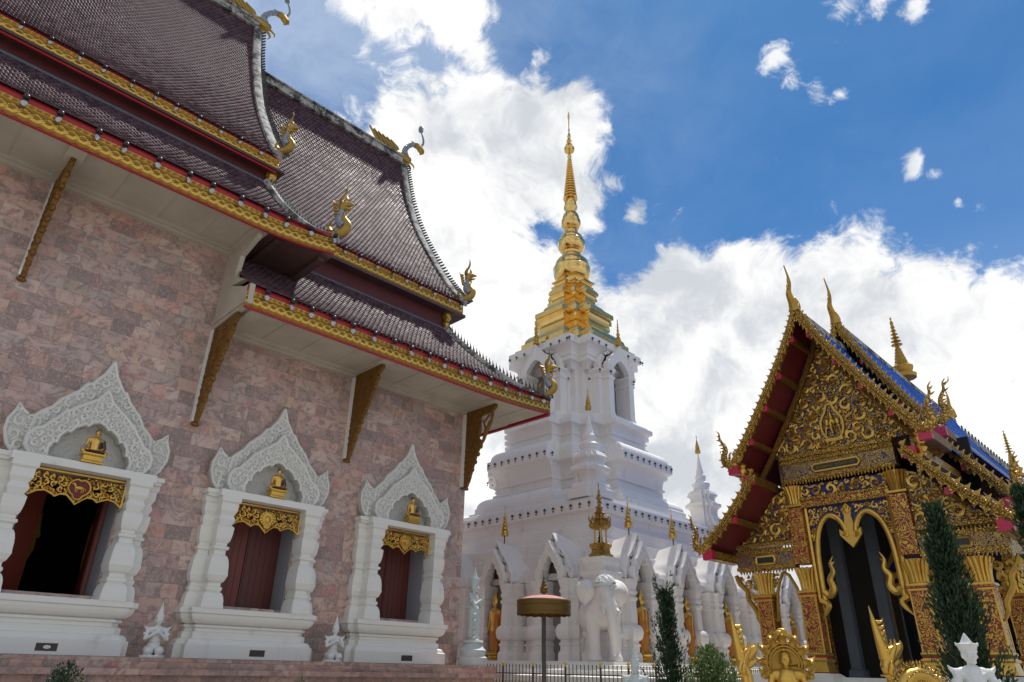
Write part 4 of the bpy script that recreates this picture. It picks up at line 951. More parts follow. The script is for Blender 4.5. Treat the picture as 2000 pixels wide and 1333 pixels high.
# Buddhas standing in the niches
def niche_buddha():
    t = thing('standing_buddha', 'gilded standing figure', 'buddha statue', (0, 0, 0), 'buddhas in the niches', here=False)
    b = MB()
    b.limb((0, 0, 1.93), (0, .0, 2.08), .12, .115, 12); b.limb((0, .01, 1.75), (0, .01, 1.9), .06, .06); b.ball((0, .01, 2.22), (.06, .06, .07)); b.ball((0, 0, 2.31), (.025, .025, .07), 6, 5)
    b.limb((-.17, 0, 1.62), (.17, 0, 1.62), .11, .11); b.limb((0, 0, 1.25), (0, 0, 1.6), .17, .20, 12); b.limb((0, 0, 1.02), (0, 0, 1.25), .19, .17)
    b.limb((-.09, 0, .35), (-.09, 0, 1.0), .075, .12); b.limb((.09, 0, .35), (.09, 0, 1.0), .075, .12)
    for s in (-1, 1):
        b.limb((s*.25, 0, 1.62), (s*.30, .02, 1.28), .065, .055); b.limb((s*.30, .02, 1.28), (s*.32, -.04, 1.0), .05, .035); b.ball((s*.32, -.05, .92), (.03, .04, .075), 8, 6)
        for q in range(4): b.limb((s*.32, -.075+q*.02, .88), (s*.315, -.08+q*.02, .79), .011, .009, 6)
        b.limb((s*.31, -.09, .92), (s*.30, -.11, .86), .012, .010, 6); b.limb((s*.09, .04, .30), (s*.09, -.10, .27), .05, .035); b.ball((s*.118, 0, 2.0), (.018, .03, .06), 6, 5)
    b.limb((0, -.12, 1.99), (0, -.135, 1.94), .012, .02, 6); b.ball((0, -.105, 1.90), (.04, .015, .012), 6, 5)
    organic(b, 'body', M['gold'], t, .022, 3)
    r_ = MB(); n = 14; rs = []
    for z, a, c in [(.34, .20, .12), (.5, .22, .14), (.9, .235, .16), (1.05, .24, .165), (1.3, .205, .16), (1.55, .235, .17), (1.68, .24, .14), (1.74, .14, .11)]:
        rs.append([(a*math.cos(2*math.pi*j/n), c*math.sin(2*math.pi*j/n)-.005+.012*math.sin(j*3), z) for j in range(n)])
    r_.rings(rs)
    r_.tube([(.27, .02, 1.6), (.31, .03, 1.28), (.30, .04, .75), (.26, .05, .42)], [.09, .075, .05, .02], 8); r_.build('robe', M['orange'], t, smooth=60)
    p = MB(); p.lathe([(.30, 0), (.32, .05), (.24, .09), (.22, .14), (.30, .19), (.31, .24), (.24, .27)], (0, 0, 0), 14); p.build('pedestal', M['gold'], t, smooth=40)
    return t
nb = niche_buddha(); nlab = [
 ('second niche left of the elephant', 0, NPOS[1]), ('niche just left of the elephant', 0, NPOS[0]),
 ('niche just right of the elephant', 1, NPOS[0]), ('second niche right of the elephant', 1, NPOS[1]),
 ('third niche right of the elephant', 1, NPOS[2]), ('niche behind the gold hall eave', 1, NPOS[3]),
 ('niche beside the marble wall corner', 0, NPOS[2]),
 ('niche seen through the hall side bay', 1, 7.11)]
for i, (l, k, u) in enumerate(nlab):
    p = face(k)(u, 6.46, .28); rz = R(-90) if k == 0 else 0; lb = 'golden buddha in saffron standing in the '+l
    if i == 0: nb.location = p; nb.rotation_euler = (0, 0, rz); nb['label'] = lb
    else: dup(nb, p, rz, lb)
# ---- tiered gilded parasols on rods over the niches
tp = thing('tiered_parasol', 'x', 'gilded finial', (0, 0, 0), 'gilded parasols above the niches', here=False)
mb = MB(); mb.tube([(0, 0, -.35), (0, 0, .06)], .022, 6); mb.build('rod', M['iron'], tp)
zz = [(0, .155, .19), (.24, .12, .10), (.39, .095, .09), (.53, .07, .08), (.65, .05, .06)]
for z, r, h in zz:
    mb = MB(); mb.lathe([(r*.5, -.0), (r*1.05, 0), (r, .02), (r*.97, h*.8), (r*1.02, h), (r*.55, h+.03), (r*.3, h+.05)], (0, 0, z), 14); mb.build('tier', M['gold'], tp, smooth=35)
mb = MB(); mb.lathe([(.03, .70), (.035, .76), (.015, .8), (.03, .86), (.012, .92), (.01, 1.06), (.022, 1.1), (.002, 1.17)], (0, 0, 0), 8); mb.build('tip', M['gold'], tp, smooth=40)
labs = ['second niche left of the elephant', 'niche just left of the elephant', 'niche beside the marble wall corner', 'niche just right of the elephant', 'second niche right of the elephant', 'third niche right of the elephant']
for i, (k, u) in enumerate([(0, NPOS[1]), (0, NPOS[0]), (0, NPOS[2]), (1, NPOS[0]), (1, NPOS[1]), (1, NPOS[2])]):
    p = face(k)(u+.02, 6.1, 4.72); lb = 'tiered gold parasol above the '+labs[i]
    if i == 0: tp.location = p; tp['label'] = lb
    else: dup(tp, p, 0, lb)
# ---- gilded shrine on the corner pier
sh = thing('gilded_shrine', 'small gilded open shrine with pinnacled roof standing on the corner above the elephant', 'shrine', (AX-6.05, AY-6.05, 3.48))
x0, y0 = AX-6.05, AY-6.05; mb = MB()
mb.rings([planring(s, w, 2, 3.48+z, (x0, y0)) for s, w, z in [(.36, .22, 0), (.36, .22, .10), (.28, .18, .16), (.26, .16, .28), (.32, .2, .38), (.34, .2, .44), (.26, .16, .48)]]); mb.build('base', M['goldfine'], sh)
mb = MB()
for a in range(4):
    q = (x0+.2*math.cos(a*math.pi/2+.785), y0+.2*math.sin(a*math.pi/2+.785)); mb.lathe([(.05, .44), (.035, .5), (.03, .9), (.05, 1.0), (.06, 1.06)], (q[0], q[1], 3.48), 8)
mb.build('posts', M['gold'], sh, smooth=40)
mb = MB(); mb.rings([planring(s, s*.6, 2, 3.48+z, (x0, y0)) for s, z in [(.24, .98), (.30, 1.02), (.34, 1.12), (.22, 1.16), (.20, 1.26), (.26, 1.30), (.26, 1.34), (.15, 1.38), (.13, 1.48), (.19, 1.52), (.1, 1.58), (.09, 1.68), (.13, 1.72), (.06, 1.78)]])
mb.lathe([(.08, 1.75), (.05, 1.85), (.09, 1.9), (.04, 1.97), (.10, 2.02), (.12, 2.06), (.05, 2.1), (.07, 2.16), (.03, 2.24), (.05, 2.28), (.015, 2.38), (.012, 2.5), (.025, 2.54), (.002, 2.62)], (x0, y0, 3.48), 8)
for a in range(8):
    r_ = .33; q = (x0+r_*math.cos(a*math.pi/4), y0+r_*math.sin(a*math.pi/4)); mb.tube([(q[0], q[1], 4.55), (q[0]+.02, q[1], 4.68), (q[0]*1.0+.05*math.cos(a*.785), q[1]+.05*math.sin(a*.785), 4.80), (q[0]+.03*math.cos(a*.785), q[1]+.03*math.sin(a*.785), 4.92)], [.05, .04, .025, .004], 5)
mb.build('roof', M['goldfine'], sh, smooth=30)
mb = MB(); mb.lathe([(.10, .48), (.10, .55), (.07, .6), (.08, .68), (.05, .76), (.03, .78), (.045, .84), (.01, .92)], (x0, y0, 3.48), 10); mb.build('inner_image', M['dark'], sh)
# ---- wind bells
def bellproto(name, s, group, kindlab):
    t = thing(name, kindlab, 'wind bell', (0, 0, 0), group, here=False)
    a = MB(); a.tube([(0, 0, 0), (0, 0, -.05*s)], .007*s, 4); a.lathe([(.01, -.04), (.045, -.055), (.055, -.10), (.07, -.135), (.065, -.14)], (0, 0, 0), 8) if s == 1 else a.lathe([(.01*s, -.04*s), (.05*s, -.06*s), (.06*s, -.11*s), (.075*s, -.14*s)], (0, 0, 0), 8)
    a.build('bell', M['bell'], t, smooth=40)
    c_ = MB(); c_.tube([(0, 0, -.13*s), (0, 0, -.2*s)], .004*s, 4); c_.prism([(0, -.19*s), (.04*s, -.235*s), (0, -.29*s), (-.04*s, -.235*s)], lambda a_, b_, t_: (a_*.7+t_, -a_*.7+t_, b_), -.004, .004)
    c_.build('clapper', M['bell'], t)
    return t
wb = bellproto('wind_bell', .85, 'wind bells along the lip of the stupa terrace', 'small black wind bell hanging from the lip of the white terrace above the niches')
pos = []
for k in (0, 1):
    f = face(k)
    for i in range(23): pos.append((k, f(-4.95+i*.45, 5.25, 5.76), None))
for i, (k, p, l) in enumerate(pos):
    if i == 0: wb.location = p
    else: dup(wb, p, random.uniform(-.5, .5))
def bellrow(group, lab, pts):
    for p in pts: dup(wb, p, random.uniform(-.6, .6), lab, group=group)
pts = []
for k in (0, 1):
    f = face(k)
    pts += [f(u, 4.24, 8.56) for u in [-1.75+.44*i for i in range(9)]]
    d = (4.2-1.87)/3
    for i in range(3):
        if k == 0: pts.append(f(1.87+d*i+d*.6 if False else -(1.87+d*i+d*.6), 4.2-d*(i+1)+.06, 8.56))
        else: pts.append(f(-(1.87+d*i+d*.6), 4.2-d*(i+1)+.06, 8.56))
pts += [(AX+4.28+.02, AY-1.9+.5*i, 8.6) for i in range(4)]+[(AX-1.9+.5*i, AY+4.28, 8.6) for i in range(2)]
bellrow('wind bells along the middle tier of the stupa', 'small black wind bell hanging from the middle tier of the stupa below its chamber', pts)
pts = []
for k in (0, 1):
    f = face(k); pts += [f(u, 2.82, 14.45) for u in (-1.95, -1.45, -.9, .9, 1.45, 1.95, 2.1)]; pts += [f(s*1.33, 2.7, 13.05) for s in (-1, 1)]+[f(s*.92, 3.05, 12.98) for s in (-1, 1)]
bellrow('wind bells under the gilded tiers', 'small black wind bell hanging from the cornice of the stupa chamber under the gold tiers', pts)
# ---- elephant
el = thing('elephant_statue', 'white stone elephant with tusks and carved headdress standing at the stupa corner', 'elephant statue', (18.45, 14.35, .26), here=False)
b = MB()
b.ball((0, 1.05, 1.45), (.62, .95, .66), 16, 12); b.ball((0, .45, 1.55), (.56, .6, .60), 14, 10); b.ball((0, 1.7, 1.45), (.52, .45, .62), 14, 10)
for s in (-1, 1):
    b.limb((s*.36, .28, 1.35), (s*.34, .18, .75), .27, .20, 14); b.limb((s*.34, .18, .75), (s*.34, .14, .18), .20, .19, 14); b.lathe([(.19, 0), (.25, .02), (.24, .10), (.19, .22)], (s*.34, .10, 0), 16)
    b.limb((s*.34, 1.75, 1.3), (s*.34, 1.7, .7), .28, .20, 14); b.limb((s*.34, 1.7, .7), (s*.34, 1.78, .15), .20, .20, 14); b.lathe([(.2, 0), (.25, .02), (.24, .10), (.19, .22)], (s*.34, 1.75, 0), 16)
b.limb((0, .35, 1.85), (0, -.15, 2.10), .42, .36, 16)
b.ball((0, -.22, 2.18), (.33, .34, .36), 16, 12); b.ball((-.13, -.20, 2.42), (.19, .22, .17), 12, 8); b.ball((.13, -.20, 2.42), (.19, .22, .17), 12, 8)
b.limb((0, -.35, 2.05), (.02, -.55, 1.75), .27, .20, 14)
tr = smoothline([(.02, -.55, 1.75), (.05, -.66, 1.35), (.08, -.64, .95), (.10, -.58, .60), (.10, -.58, .35), (.08, -.64, .22)], 14)
for i in range(14): b.limb(tr[i], tr[i+1], lerp(.20, .085, i/14), lerp(.20, .085, (i+1)/14), 12)
for s in (-1, 1):
    b.limb((s*.16, -.42, 1.78), (s*.20, -.58, 1.62), .12, .10, 10); b.ball((s*.25, -.42, 2.14), (.05, .05, .04), 8, 6)
    b.ball((0, -.36, 1.68), (.16, .16, .13), 10, 8)
b.tube([(0, 2.1, 1.7), (0, 2.22, 1.3), (.02, 2.2, .8)], [.08, .05, .02], 8)
body = organic(b, 'body', M['eleph'], el, .032, 6, .6)
for s in (-1, 1):
    e = MB()
    def ear(u, v):
        a = -.95+v*2.4; r_ = u*(.62+.10*math.sin(a*2)); w = .05*math.sin(u*5+v*3)+.10*u*u
        return (s*(.30+r_*math.cos(a)*.95), -.10+.28*u+w, 2.08+r_*math.sin(a)*.82-.05)
    e.grid(ear, 8, 14); eo = e.build('ear', M['eleph'], el, smooth=80); md = eo.modifiers.new('s', 'SOLIDIFY'); md.thickness = .05; md.offset = 0
    k = MB(); k.tube([(s*.19, -.55, 1.64), (s*.24, -.68, 1.50), (s*.27, -.84, 1.45), (s*.28, -.97, 1.50)], [.075, .07, .055, .015], 10); k.build('tusk', M['statue'], el, smooth=60)
h = MB()
def capf(u, v):
    a = v*2*math.pi; r_ = 1.0; zt = 1-u*u*.62
    p = (.345*math.sin(u*1.5)*math.cos(a), -.21+.35*math.sin(u*1.5)*math.sin(a), 2.30+.335*math.cos(u*1.5)+.03*abs(math.cos(a)))
    bmp = .026*math.sin(u*26+2*math.sin(a*3))*math.sin(a*11+3*math.sin(u*9))+.02*(u > .86); return (p[0]*(1+bmp*2), p[1]-bmp*.5, p[2]+bmp)
h.grid(capf, 22, 56); h.tube([(.34*math.cos(t), -.21+.345*math.sin(t), 2.325) for t in [i*math.pi/12 for i in range(25)]], .035, 6)
for t in range(24):
    a = t*math.pi/12; h.ball((.36*math.cos(a), -.21+.365*math.sin(a), 2.285), .03, 6, 5)
h.tube([(-.2, -.50, 2.30), (-.1, -.57, 2.22), (0, -.60, 2.12), (.1, -.57, 2.22), (.2, -.50, 2.30)], .028, 6)
h.build('headdress', M['statue'], el, smooth=60)
el.rotation_euler = (0, 0, R(-37)); el.scale = (.95,)*3
# ================================================================ gilded hall with blue roofs on the right
K = 1.35; HC = 4.83; HG = GROUND/K
def HB():
    m = MB(); m.M = Matrix.Scale(K, 4); return m
KP = lambda x, y, z: (x*K, y*K, z*K)
hall = thing('gilded_hall', 'ornate gilded hall with blue tiled gable roofs and red soffits', 'temple hall', KP(14, HC, HG))
F_UP = [(0.0, 6.84), (.20, 6.40), (.53, 5.79), (.84, 5.28), (1.18, 4.74), (1.50, 4.26), (1.78, 3.90)]
F_LO = [(1.40, 3.60), (1.80, 3.10), (2.22, 2.66), (2.66, 2.28)]
B_UP = [(0.0, 7.42), (.15, 7.02), (.45, 6.40), (.78, 5.77), (1.08, 5.22), (1.32, 4.84), (1.52, 4.62)]
B_LO = [(1.36, 4.46), (1.62, 4.06), (1.94, 3.66), (2.36, 3.10)]
def lineP(prof, X, s, n=20, dz=0): return [KP(X, HC+s*q.y, q.z+dz) for q in smoothline([(0, a, b) for a, b in prof], n)]
SECT = [(13.05, 15.6, F_UP, F_LO, 0), (15.42, 24.7, B_UP, B_LO, 0), (24.7, 34.5, B_UP, B_LO, -.32)]
for (xa, xb, U_, L_, dz) in SECT:
    for P_ in (U_, L_):
        prof = [((HC-a)*K, (b+dz)*K) for a, b in reversed(P_)]
        tileroof('roof_tiles', hall, prof, xa*K, xb*K, M['bluetile'], tw=.17, step=.16)
        for s in (-1, 1): d = MB(); d.grid(lambda u, v: (Vector(lineP(P_, 0, s, 16, dz-.03)[round(u*16)])+Vector((lerp(xa, xb, v)*K, 0, 0))), 16, 1); d.build('roof_deck', M['bluetile'], hall)
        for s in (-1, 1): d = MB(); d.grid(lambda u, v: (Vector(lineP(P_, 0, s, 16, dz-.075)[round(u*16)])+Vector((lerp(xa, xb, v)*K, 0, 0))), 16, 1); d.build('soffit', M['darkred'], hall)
# purlins with cerise ends showing under the verges
def purlin(a, b):
    d = HB(); d.box(*a); o = d.build('purlin', M['bracket'], hall); e = HB(); e.box(*b); e.build('purlin_end', M['pinkred'], o)
for (X, P_, ts, X2) in ((13.02, F_UP, (.16, .36, .56, .76), 14.2), (13.02, F_LO, (.45,), 14.2), (15.40, B_UP, (.3, .6), 15.8), (15.40, B_LO, (.5,), 15.8)):
    Q = smoothline([(0, a, b) for a, b in P_], 50)
    for t in ts:
        q = Q[int(t*50)]
        for s in (-1, 1):
            purlin((X+.05, X2, HC+s*q.y-.05, HC+s*q.y+.05, q.z-.22, q.z-.11), (X-.03, X+.05, HC+s*q.y-.055, HC+s*q.y+.055, q.z-.225, q.z-.105))
for (X, y, z, X2) in ((13.0, 1.80, 3.88, 14.1), (13.0, 1.50, 3.62, 14.1), (13.0, 2.58, 2.26, 14.1), (15.34, 1.54, 4.55, 16), (15.34, 1.40, 4.35, 16), (15.34, 2.34, 3.02, 16)):
    for s in (-1, 1):
        purlin((X+.07, X2, HC+s*y-.10, HC+s*y+.10, z-.17, z), (X-.04, X+.07, HC+s*y-.105, HC+s*y+.105, z-.19, z+.005))
# gilded barge boards, flame crests and scalloped hems, hooked nagas and spires
def verge(X, P_, dz=0, nf=26, big=1.0):
    for s in (-1, 1):
        L = lineP(P_, X, s, 30, dz+.01)
        b = bar('barge_board', L, .11*K, .15*K, M['goldfine'], hall)
        m = MB(); W_ = smoothline(L, nf*3)
        for i, p in enumerate(W_):
            t = (W_[min(i+1, len(W_)-1)]-W_[max(i-1, 0)]).normalized(); nr = Vector((0, -t.z, t.y)); nr = nr if nr.z > 0 else -nr
            m.ball(tuple(p+nr*.015+Vector((-.095*1.0, 0, 0))), (.03, .035, .035), 6, 4)
        for off in (-.07, .085): m.tube([tuple(Vector(q)+Vector((-.095, 0, 0))+Vector((0, 0, off*.9))) for q in L], .022, 5)
        m.build('beading', M['goldfine'], b)
        crests('flame_crests', [(x-.02, y, z+.07) for x, y, z in L], int(nf*.85), .19*big, M['goldold'], b, (0, s*.55, .83), w=.075, th=.03)
        crests('hem', [(x-.04, y, z-.07) for x, y, z in L], int(nf*.8), .15, M['goldfine'], b, (0, -s*.5, -.86), w=.12, th=.03)
    return
verge(13.0, F_UP, 0, 30); verge(13.0, F_LO, 0, 13); verge(15.36, B_UP, 0, 32); verge(15.36, B_LO, 0, 15)
for s in (-1, 1):     # red backing boards seen between the flame crests
    for X, P_ in ((13.04, F_UP), (13.04, F_LO), (15.40, B_UP), (15.40, B_LO)): bar('backing_board', lineP(P_, X, s, 24, .04), .05, .14, M['pinkred'], hall)
def hook(X, y, z, s, h, forked=False):
    def f(a, c, w=0): return KP(X+w, HC+s*(y+h*a), z+h*c)
    m = MB()
    ctr = smoothline([f(-.16, .14), f(-.02, -.02), f(.16, -.10), f(.34, .02), f(.38, .22), f(.30, .38), f(.34, .58), f(.46, .78), f(.47, .98), f(.56, 1.10)], 26)
    rad = [lerp(.12, .15, min(1, i/8))*h*K if i < 9 else h*K*lerp(.145, .010, ((i-9)/17)**.62) for i in range(27)]
    m.tube(ctr, rad, 9, flat=.75, upv=(1, 0, 0))
    for i in range(4, 24, 2):
        p = ctr[i]; t = (ctr[i+1]-ctr[i]).normalized(); nr = Vector((0, t.z, -t.y))*s
        m.tube([p+nr*rad[i]*.6, p+nr*(rad[i]+.06*h)+t*.03, p+nr*(rad[i]+.12*h)+t*.10*h], [.05*h, .035*h, .004], 5)
    m.tube([f(-.02, .10), f(.04, .26), f(-.02, .36)], [.07*h, .05*h, .005], 6); m.tube([f(.2, .1), f(.18, .25), f(.10, .32)], [.06*h, .04*h, .004], 5)
    if forked: m.tube([f(.48, .95), f(.62, 1.0), f(.66, 1.15)], [.035*h, .03*h, .004], 5)
    m.build('hooked_naga', M['goldpat'], hall, smooth=50)
for s in (-1, 1):
    hook(12.98, 1.72, 3.96, s, .66); hook(12.98, 2.60, 2.34, s, .62); hook(15.34, 1.46, 4.76, s, .70, True); hook(15.34, 2.30, 3.16, s, .62)
def chofa(X, z, h, y=HC):
    m = MB(); ctr = smoothline([KP(X, y, z-.05), KP(X-.05, y, z+.12*h), KP(X-.16*h, y, z+.30*h), KP(X-.05*h, y, z+.55*h), KP(X-.02*h, y, z+.72*h), KP(X-.16*h, y, z+1.0*h)], 18)
    m.tube(ctr, [K*lerp(.13, .012, (i/18)**.6) for i in range(19)], 8, flat=.6)
    for k in range(3, 15, 2):
        p = ctr[k]; m.tube([p, p+Vector((-.09, 0, .03)), p+Vector((-.12, 0, .12))], [.035, .025, .004], 4)
    m.tube([KP(X+.05, y, z-.02), KP(X+.14, y, z+.14), KP(X+.10, y, z+.26), KP(X+.18, y, z+.36)], [.14, .11, .06, .008], 6)
    m.build('apex_finial', M['goldold'], hall, smooth=50)
chofa(12.98, 6.90, .98); chofa(15.34, 7.48, 1.1); chofa(24.6, 7.6, .95)
for q in ((13.3, 15.5, HC-.07, HC+.07, 6.74, 6.88), (15.6, 24.6, HC-.06, HC+.06, 7.34, 7.46), (24.8, 34.4, HC-.09, HC+.09, 7.02, 7.20)): m = HB(); m.box(*q); m.build('ridge', M['lichen'], hall)
for (x, zz, hh) in ((20.1, 7.5, 1.9), (32.6, 7.15, 2.0)):
    m = HB(); m.lathe([(.30, 0), (.32, .10), (.20, .16), (.26, .26), (.28, .34), (.18, .40)]+[(r, .42+.09*i+d) for i in range(6) for r, d in ((.19-.02*i, 0), (.15-.018*i, .06))]+[(.05, .98), (.03, 1.02)]+[(r, 1.03+.11*i+d) for i in range(7) for r, d in ((.15-.018*i, 0), (.05, .025), (.035, .08))]+[(.015, 1.80), (.01, 1.84), (.035, 1.86), (.002, 1.92)], (x, HC, zz), 12)
    m.build('ridge_spire', M['goldold'], hall, smooth=30)
for i in range(22): a = 25.4+i*.4; crests('ridge_crest', [KP(a, HC, 7.20), KP(a+.3, HC, 7.20)], 1, .36, M['crest'], hall, (0, 0, 1), w=.11)
# red and gilt posts that link the tiers
m = HB(); m2 = HB()
for X, y, z0, z1 in ((13.12, 1.66, 3.45, 3.92), (15.46, 1.46, 4.30, 4.75)):
    for s in (-1, 1):
        m = HB(); m.lathe([(.05, z0), (.08, z0+.04), (.06, z0+.08), (.10, z0+.15), (.06, z0+.22), (.09, z0+.27), (.09, z0+.33), (.05, z0+.36), (.08, z0+.42), (.05, z1-z0+z0)], (X, HC+s*y, 0), 10); m.build('turned_post', M['gold'], hall, smooth=40)
# eave beams along the sides
m = HB()
for (xa, xb, y, z) in ((13.1, 15.5, 1.62, 3.62), (13.1, 15.5, 2.50, 2.22), (15.6, 24.7, 1.45, 4.42), (15.6, 34, 2.26, 2.98), (24.7, 34.4, 1.42, 4.1)):
    for s in (-1, 1):
        m = HB(); m.box(xa, xb, HC+s*y-.04, HC+s*y+.04, z-.14, z+.02); m.build('eave_beam', M['goldpat'], hall)
m = HB()
for (xa, xb, y0, y1, z) in ((14.1, 15.5, .2, 1.35, 3.62), (15.6, 34, .2, 1.35, 4.25)):
    for s in (-1, 1): 
        m = HB(); m.box(xa, xb, HC+s*1.30-.03, HC+s*1.30+.03, z-.35, z+.75); m.build('clerestory_wall', M['bluegoldf'], hall)
# ---- columns
IY = [HC+1.06, HC-.90]; OY = [HC+1.95, HC-1.86]; XF = 14.05
def lotus(m, x, y, z0, z1, r):
    n = 14; h = z1-z0
    for k in range(n):
        a = 2*math.pi*k/n
        m.tube([(x+r*1.0*math.cos(a), y+r*1.0*math.sin(a), z0), (x+r*1.08*math.cos(a), y+r*1.08*math.sin(a), z0+h*.4), (x+r*1.35*math.cos(a), y+r*1.35*math.sin(a), z0+h*.8), (x+r*1.62*math.cos(a), y+r*1.62*math.sin(a), z1)], [r*.20, r*.22, r*.26, r*.14], 6)
    m.lathe([(r*1.0, z0-.01), (r*1.02, z0+h*.4), (r*1.3, z0+h*.85), (r*1.45, z1)], (x, y, 0), 16)
def sqc(m, x, y, pr): m.rings([[(x-r, y-r, z), (x+r, y-r, z), (x+r, y+r, z), (x-r, y+r, z)] for r, z in pr])
def column(x, y, top, inner):   # shaft, capital, bands, white plinth
    c = HB(); sqc(c, x, y, [(.150, .38), (.150, top-.42)]); 
    o = c.build('column', M['redgold'], hall)
    if inner: c = HB(); sqc(c, x, y, [(.145, 1.98), (.145, 3.06)]); c.build('upper_shaft', M['redgold'], o)
    g = HB(); lotus(g, x, y, top-.40, top, .13)
    if inner: g3 = HB(); lotus(g3, x, y, 3.14, 3.50, .13); sqc(g3, x, y, [(.165, 3.08), (.175, 3.10), (.165, 3.125)]); g3.build('upper_capital', M['gold'], o, smooth=50)
    g2 = HB()
    for z, r in ((top-.46, .175), (top-.54, .165)): sqc(g, x, y, [(r, z), (r+.01, z+.02), (r, z+.045)])
    for z, r in ((.24, .19), (.34, .175)): sqc(g2, x, y, [(r, z), (r+.01, z+.02), (r, z+.045)])
    sqc(g2, x, y, [(.20, .06), (.19, .10), (.17, .22), (.165, .30)])
    for sx in (-1, 1):
        for sy in (-1, 1): g2.tube([(x+sx*.145, y+sy*.145, .34), (x+sx*.145, y+sy*.145, top-.44)], .018, 5)
    g.build('capital', M['gold'], o, smooth=50); g2.build('gilded_base', M['gold'], o, smooth=40)
    rb = HB()
    for z in (.05, .31, top-.50): sqc(rb, x, y, [(.192 if z < .2 else .17, z), (.192 if z < .2 else .17, z+.022)])
    rb.build('red_band', M['red'], o)
    w = HB(); sqc(w, x, y, [(.30, HG), (.30, -.75), (.26, -.65), (.26, -.2), (.30, -.1), (.30, -.02), (.22, .04)]); w.build('white_base', M['white'], o)
for y in IY: column(XF, y, 1.90, True)
for y in OY: column(XF, y, 1.86, False)
for y in OY: column(16.3, y, 1.86, False)
# ---- front wall screens
def relief(name, poly, X, mat_ground, rmax, rmin, w, th=.02, holes=(), seed=1, tries=1500):
    g = HB(); g.prism(poly, lambda a, b, t: (X+t, a, b), 0, .05); o = g.build(name, mat_ground, hall)
    r_ = HB(); scrollfill(r_, poly, lambda a, b, t: (X-th-t*.5, a, b), rmax, rmin, w, holes, tries, seed)
    for h in holes: r_.tube([(X-th, a, b) for a, b in list(h)+[h[0]]], w*1.1, 5)
    r_.build('gilded_scrollwork', M['gold'], o, smooth=50); return o
_pq = [(a*.93, b-.20) for a, b in F_UP if b > 4.3]; ped = [(HC+1.50, 4.12)]+[(HC+a, b) for a, b in reversed(_pq[1:])]+[(HC, 6.62)]+[(HC-a, b) for a, b in _pq[1:]]+[(HC-1.50, 4.12)]
pc = HC+.02
niche_o = [(pc+.22*math.cos(a)*(1 if math.sin(a) < .3 else 1-.35*max(0, math.sin(a)-.3)), 4.60+.34*math.sin(a)+(.10 if math.sin(a) > .93 else 0)) for a in [i*2*math.pi/20 for i in range(20)]]
po = relief('pediment', ped, XF-.10, M['bluegold'], .15, .026, .030, holes=[niche_o], seed=11, tries=9000)
r_ = HB()       # elephant heads in the central medallion
r_.ball((XF-.14, pc, 4.66), (.04, .075, .085), 10, 8); r_.tube([(XF-.17, pc, 4.64), (XF-.18, pc+.005, 4.52), (XF-.17, pc-.01, 4.40)], [.045, .03, .018], 7)
for s in (-1, 1):
    r_.ball((XF-.13, pc+s*.10, 4.67), (.02, .05, .075), 8, 6); r_.tube([(XF-.16, pc+s*.035, 4.57), (XF-.18, pc+s*.06, 4.52), (XF-.18, pc+s*.075, 4.56)], [.014, .012, .004], 5)
    r_.ball((XF-.125, pc+s*.12, 4.56), (.03, .04, .05), 8, 6); r_.tube([(XF-.14, pc+s*.13, 4.54), (XF-.15, pc+s*.14, 4.44), (XF-.14, pc+s*.15, 4.36)], [.025, .018, .01], 6)
r_.lathe([(.05, 0), (.06, .03), (.03, .05), (.04, .08), (.01, .16)], (XF-.13, pc, 4.73), 8); r_.box(XF-.16, XF-.10, pc-.17, pc+.17, 4.26, 4.32)
r_.build('elephant_relief', M['gold'], po, smooth=50)
m = HB(); m.box(XF-.20, XF+.05, HC-1.02, HC+1.20, 4.04, 4.12); m.box(XF-.16, XF+.04, HC-1.0, HC+1.18, 3.94, 4.04); m.box(XF-.20, XF+.04, HC-1.02, HC+1.20, 3.58, 3.63)
for i in range(34): m.prism([(HC-.98+i*.064, 3.58), (HC-.98+i*.064+.06, 3.58), (HC-.98+i*.064+.03, 3.49)], lambda a, b, t: (XF-.18+t, a, b), 0, .03)
for i in range(34): m.prism([(HC-.98+i*.064, 3.95), (HC-.98+i*.064+.06, 3.95), (HC-.98+i*.064+.03, 4.03)], lambda a, b, t: (XF-.185+t, a, b), 0, .03)
m.build('cornice', M['goldfine'], hall)
m = HB(); m.box(XF-.14, XF+.04, HC-1.0, HC+1.18, 3.63, 3.94); bb = m.build('sign_band', M['bluegoldf'], hall)
def plaque(yc, zc, w, h, X=XF-.155):
    p = HB(); p.box(X-.005, X+.02, yc-w, yc+w, zc-h, zc+h); o = p.build('plaque', M['board'], hall)
    f = HB(); n = 16; f.tube([(X, yc+(w+.02)*sx, zc+(h+.02)*sz) for sx, sz in ((-1, -.6), (-1.06, 0), (-1, .6), (-.95, 1), (.95, 1), (1, .6), (1.06, 0), (1, -.6), (.95, -1), (-.95, -1), (-1, -.6))], .028, 6); f.build('plaque_frame', M['gold'], o, smooth=40)
    return o
o = plaque(HC+.09, 3.785, .42, .055)
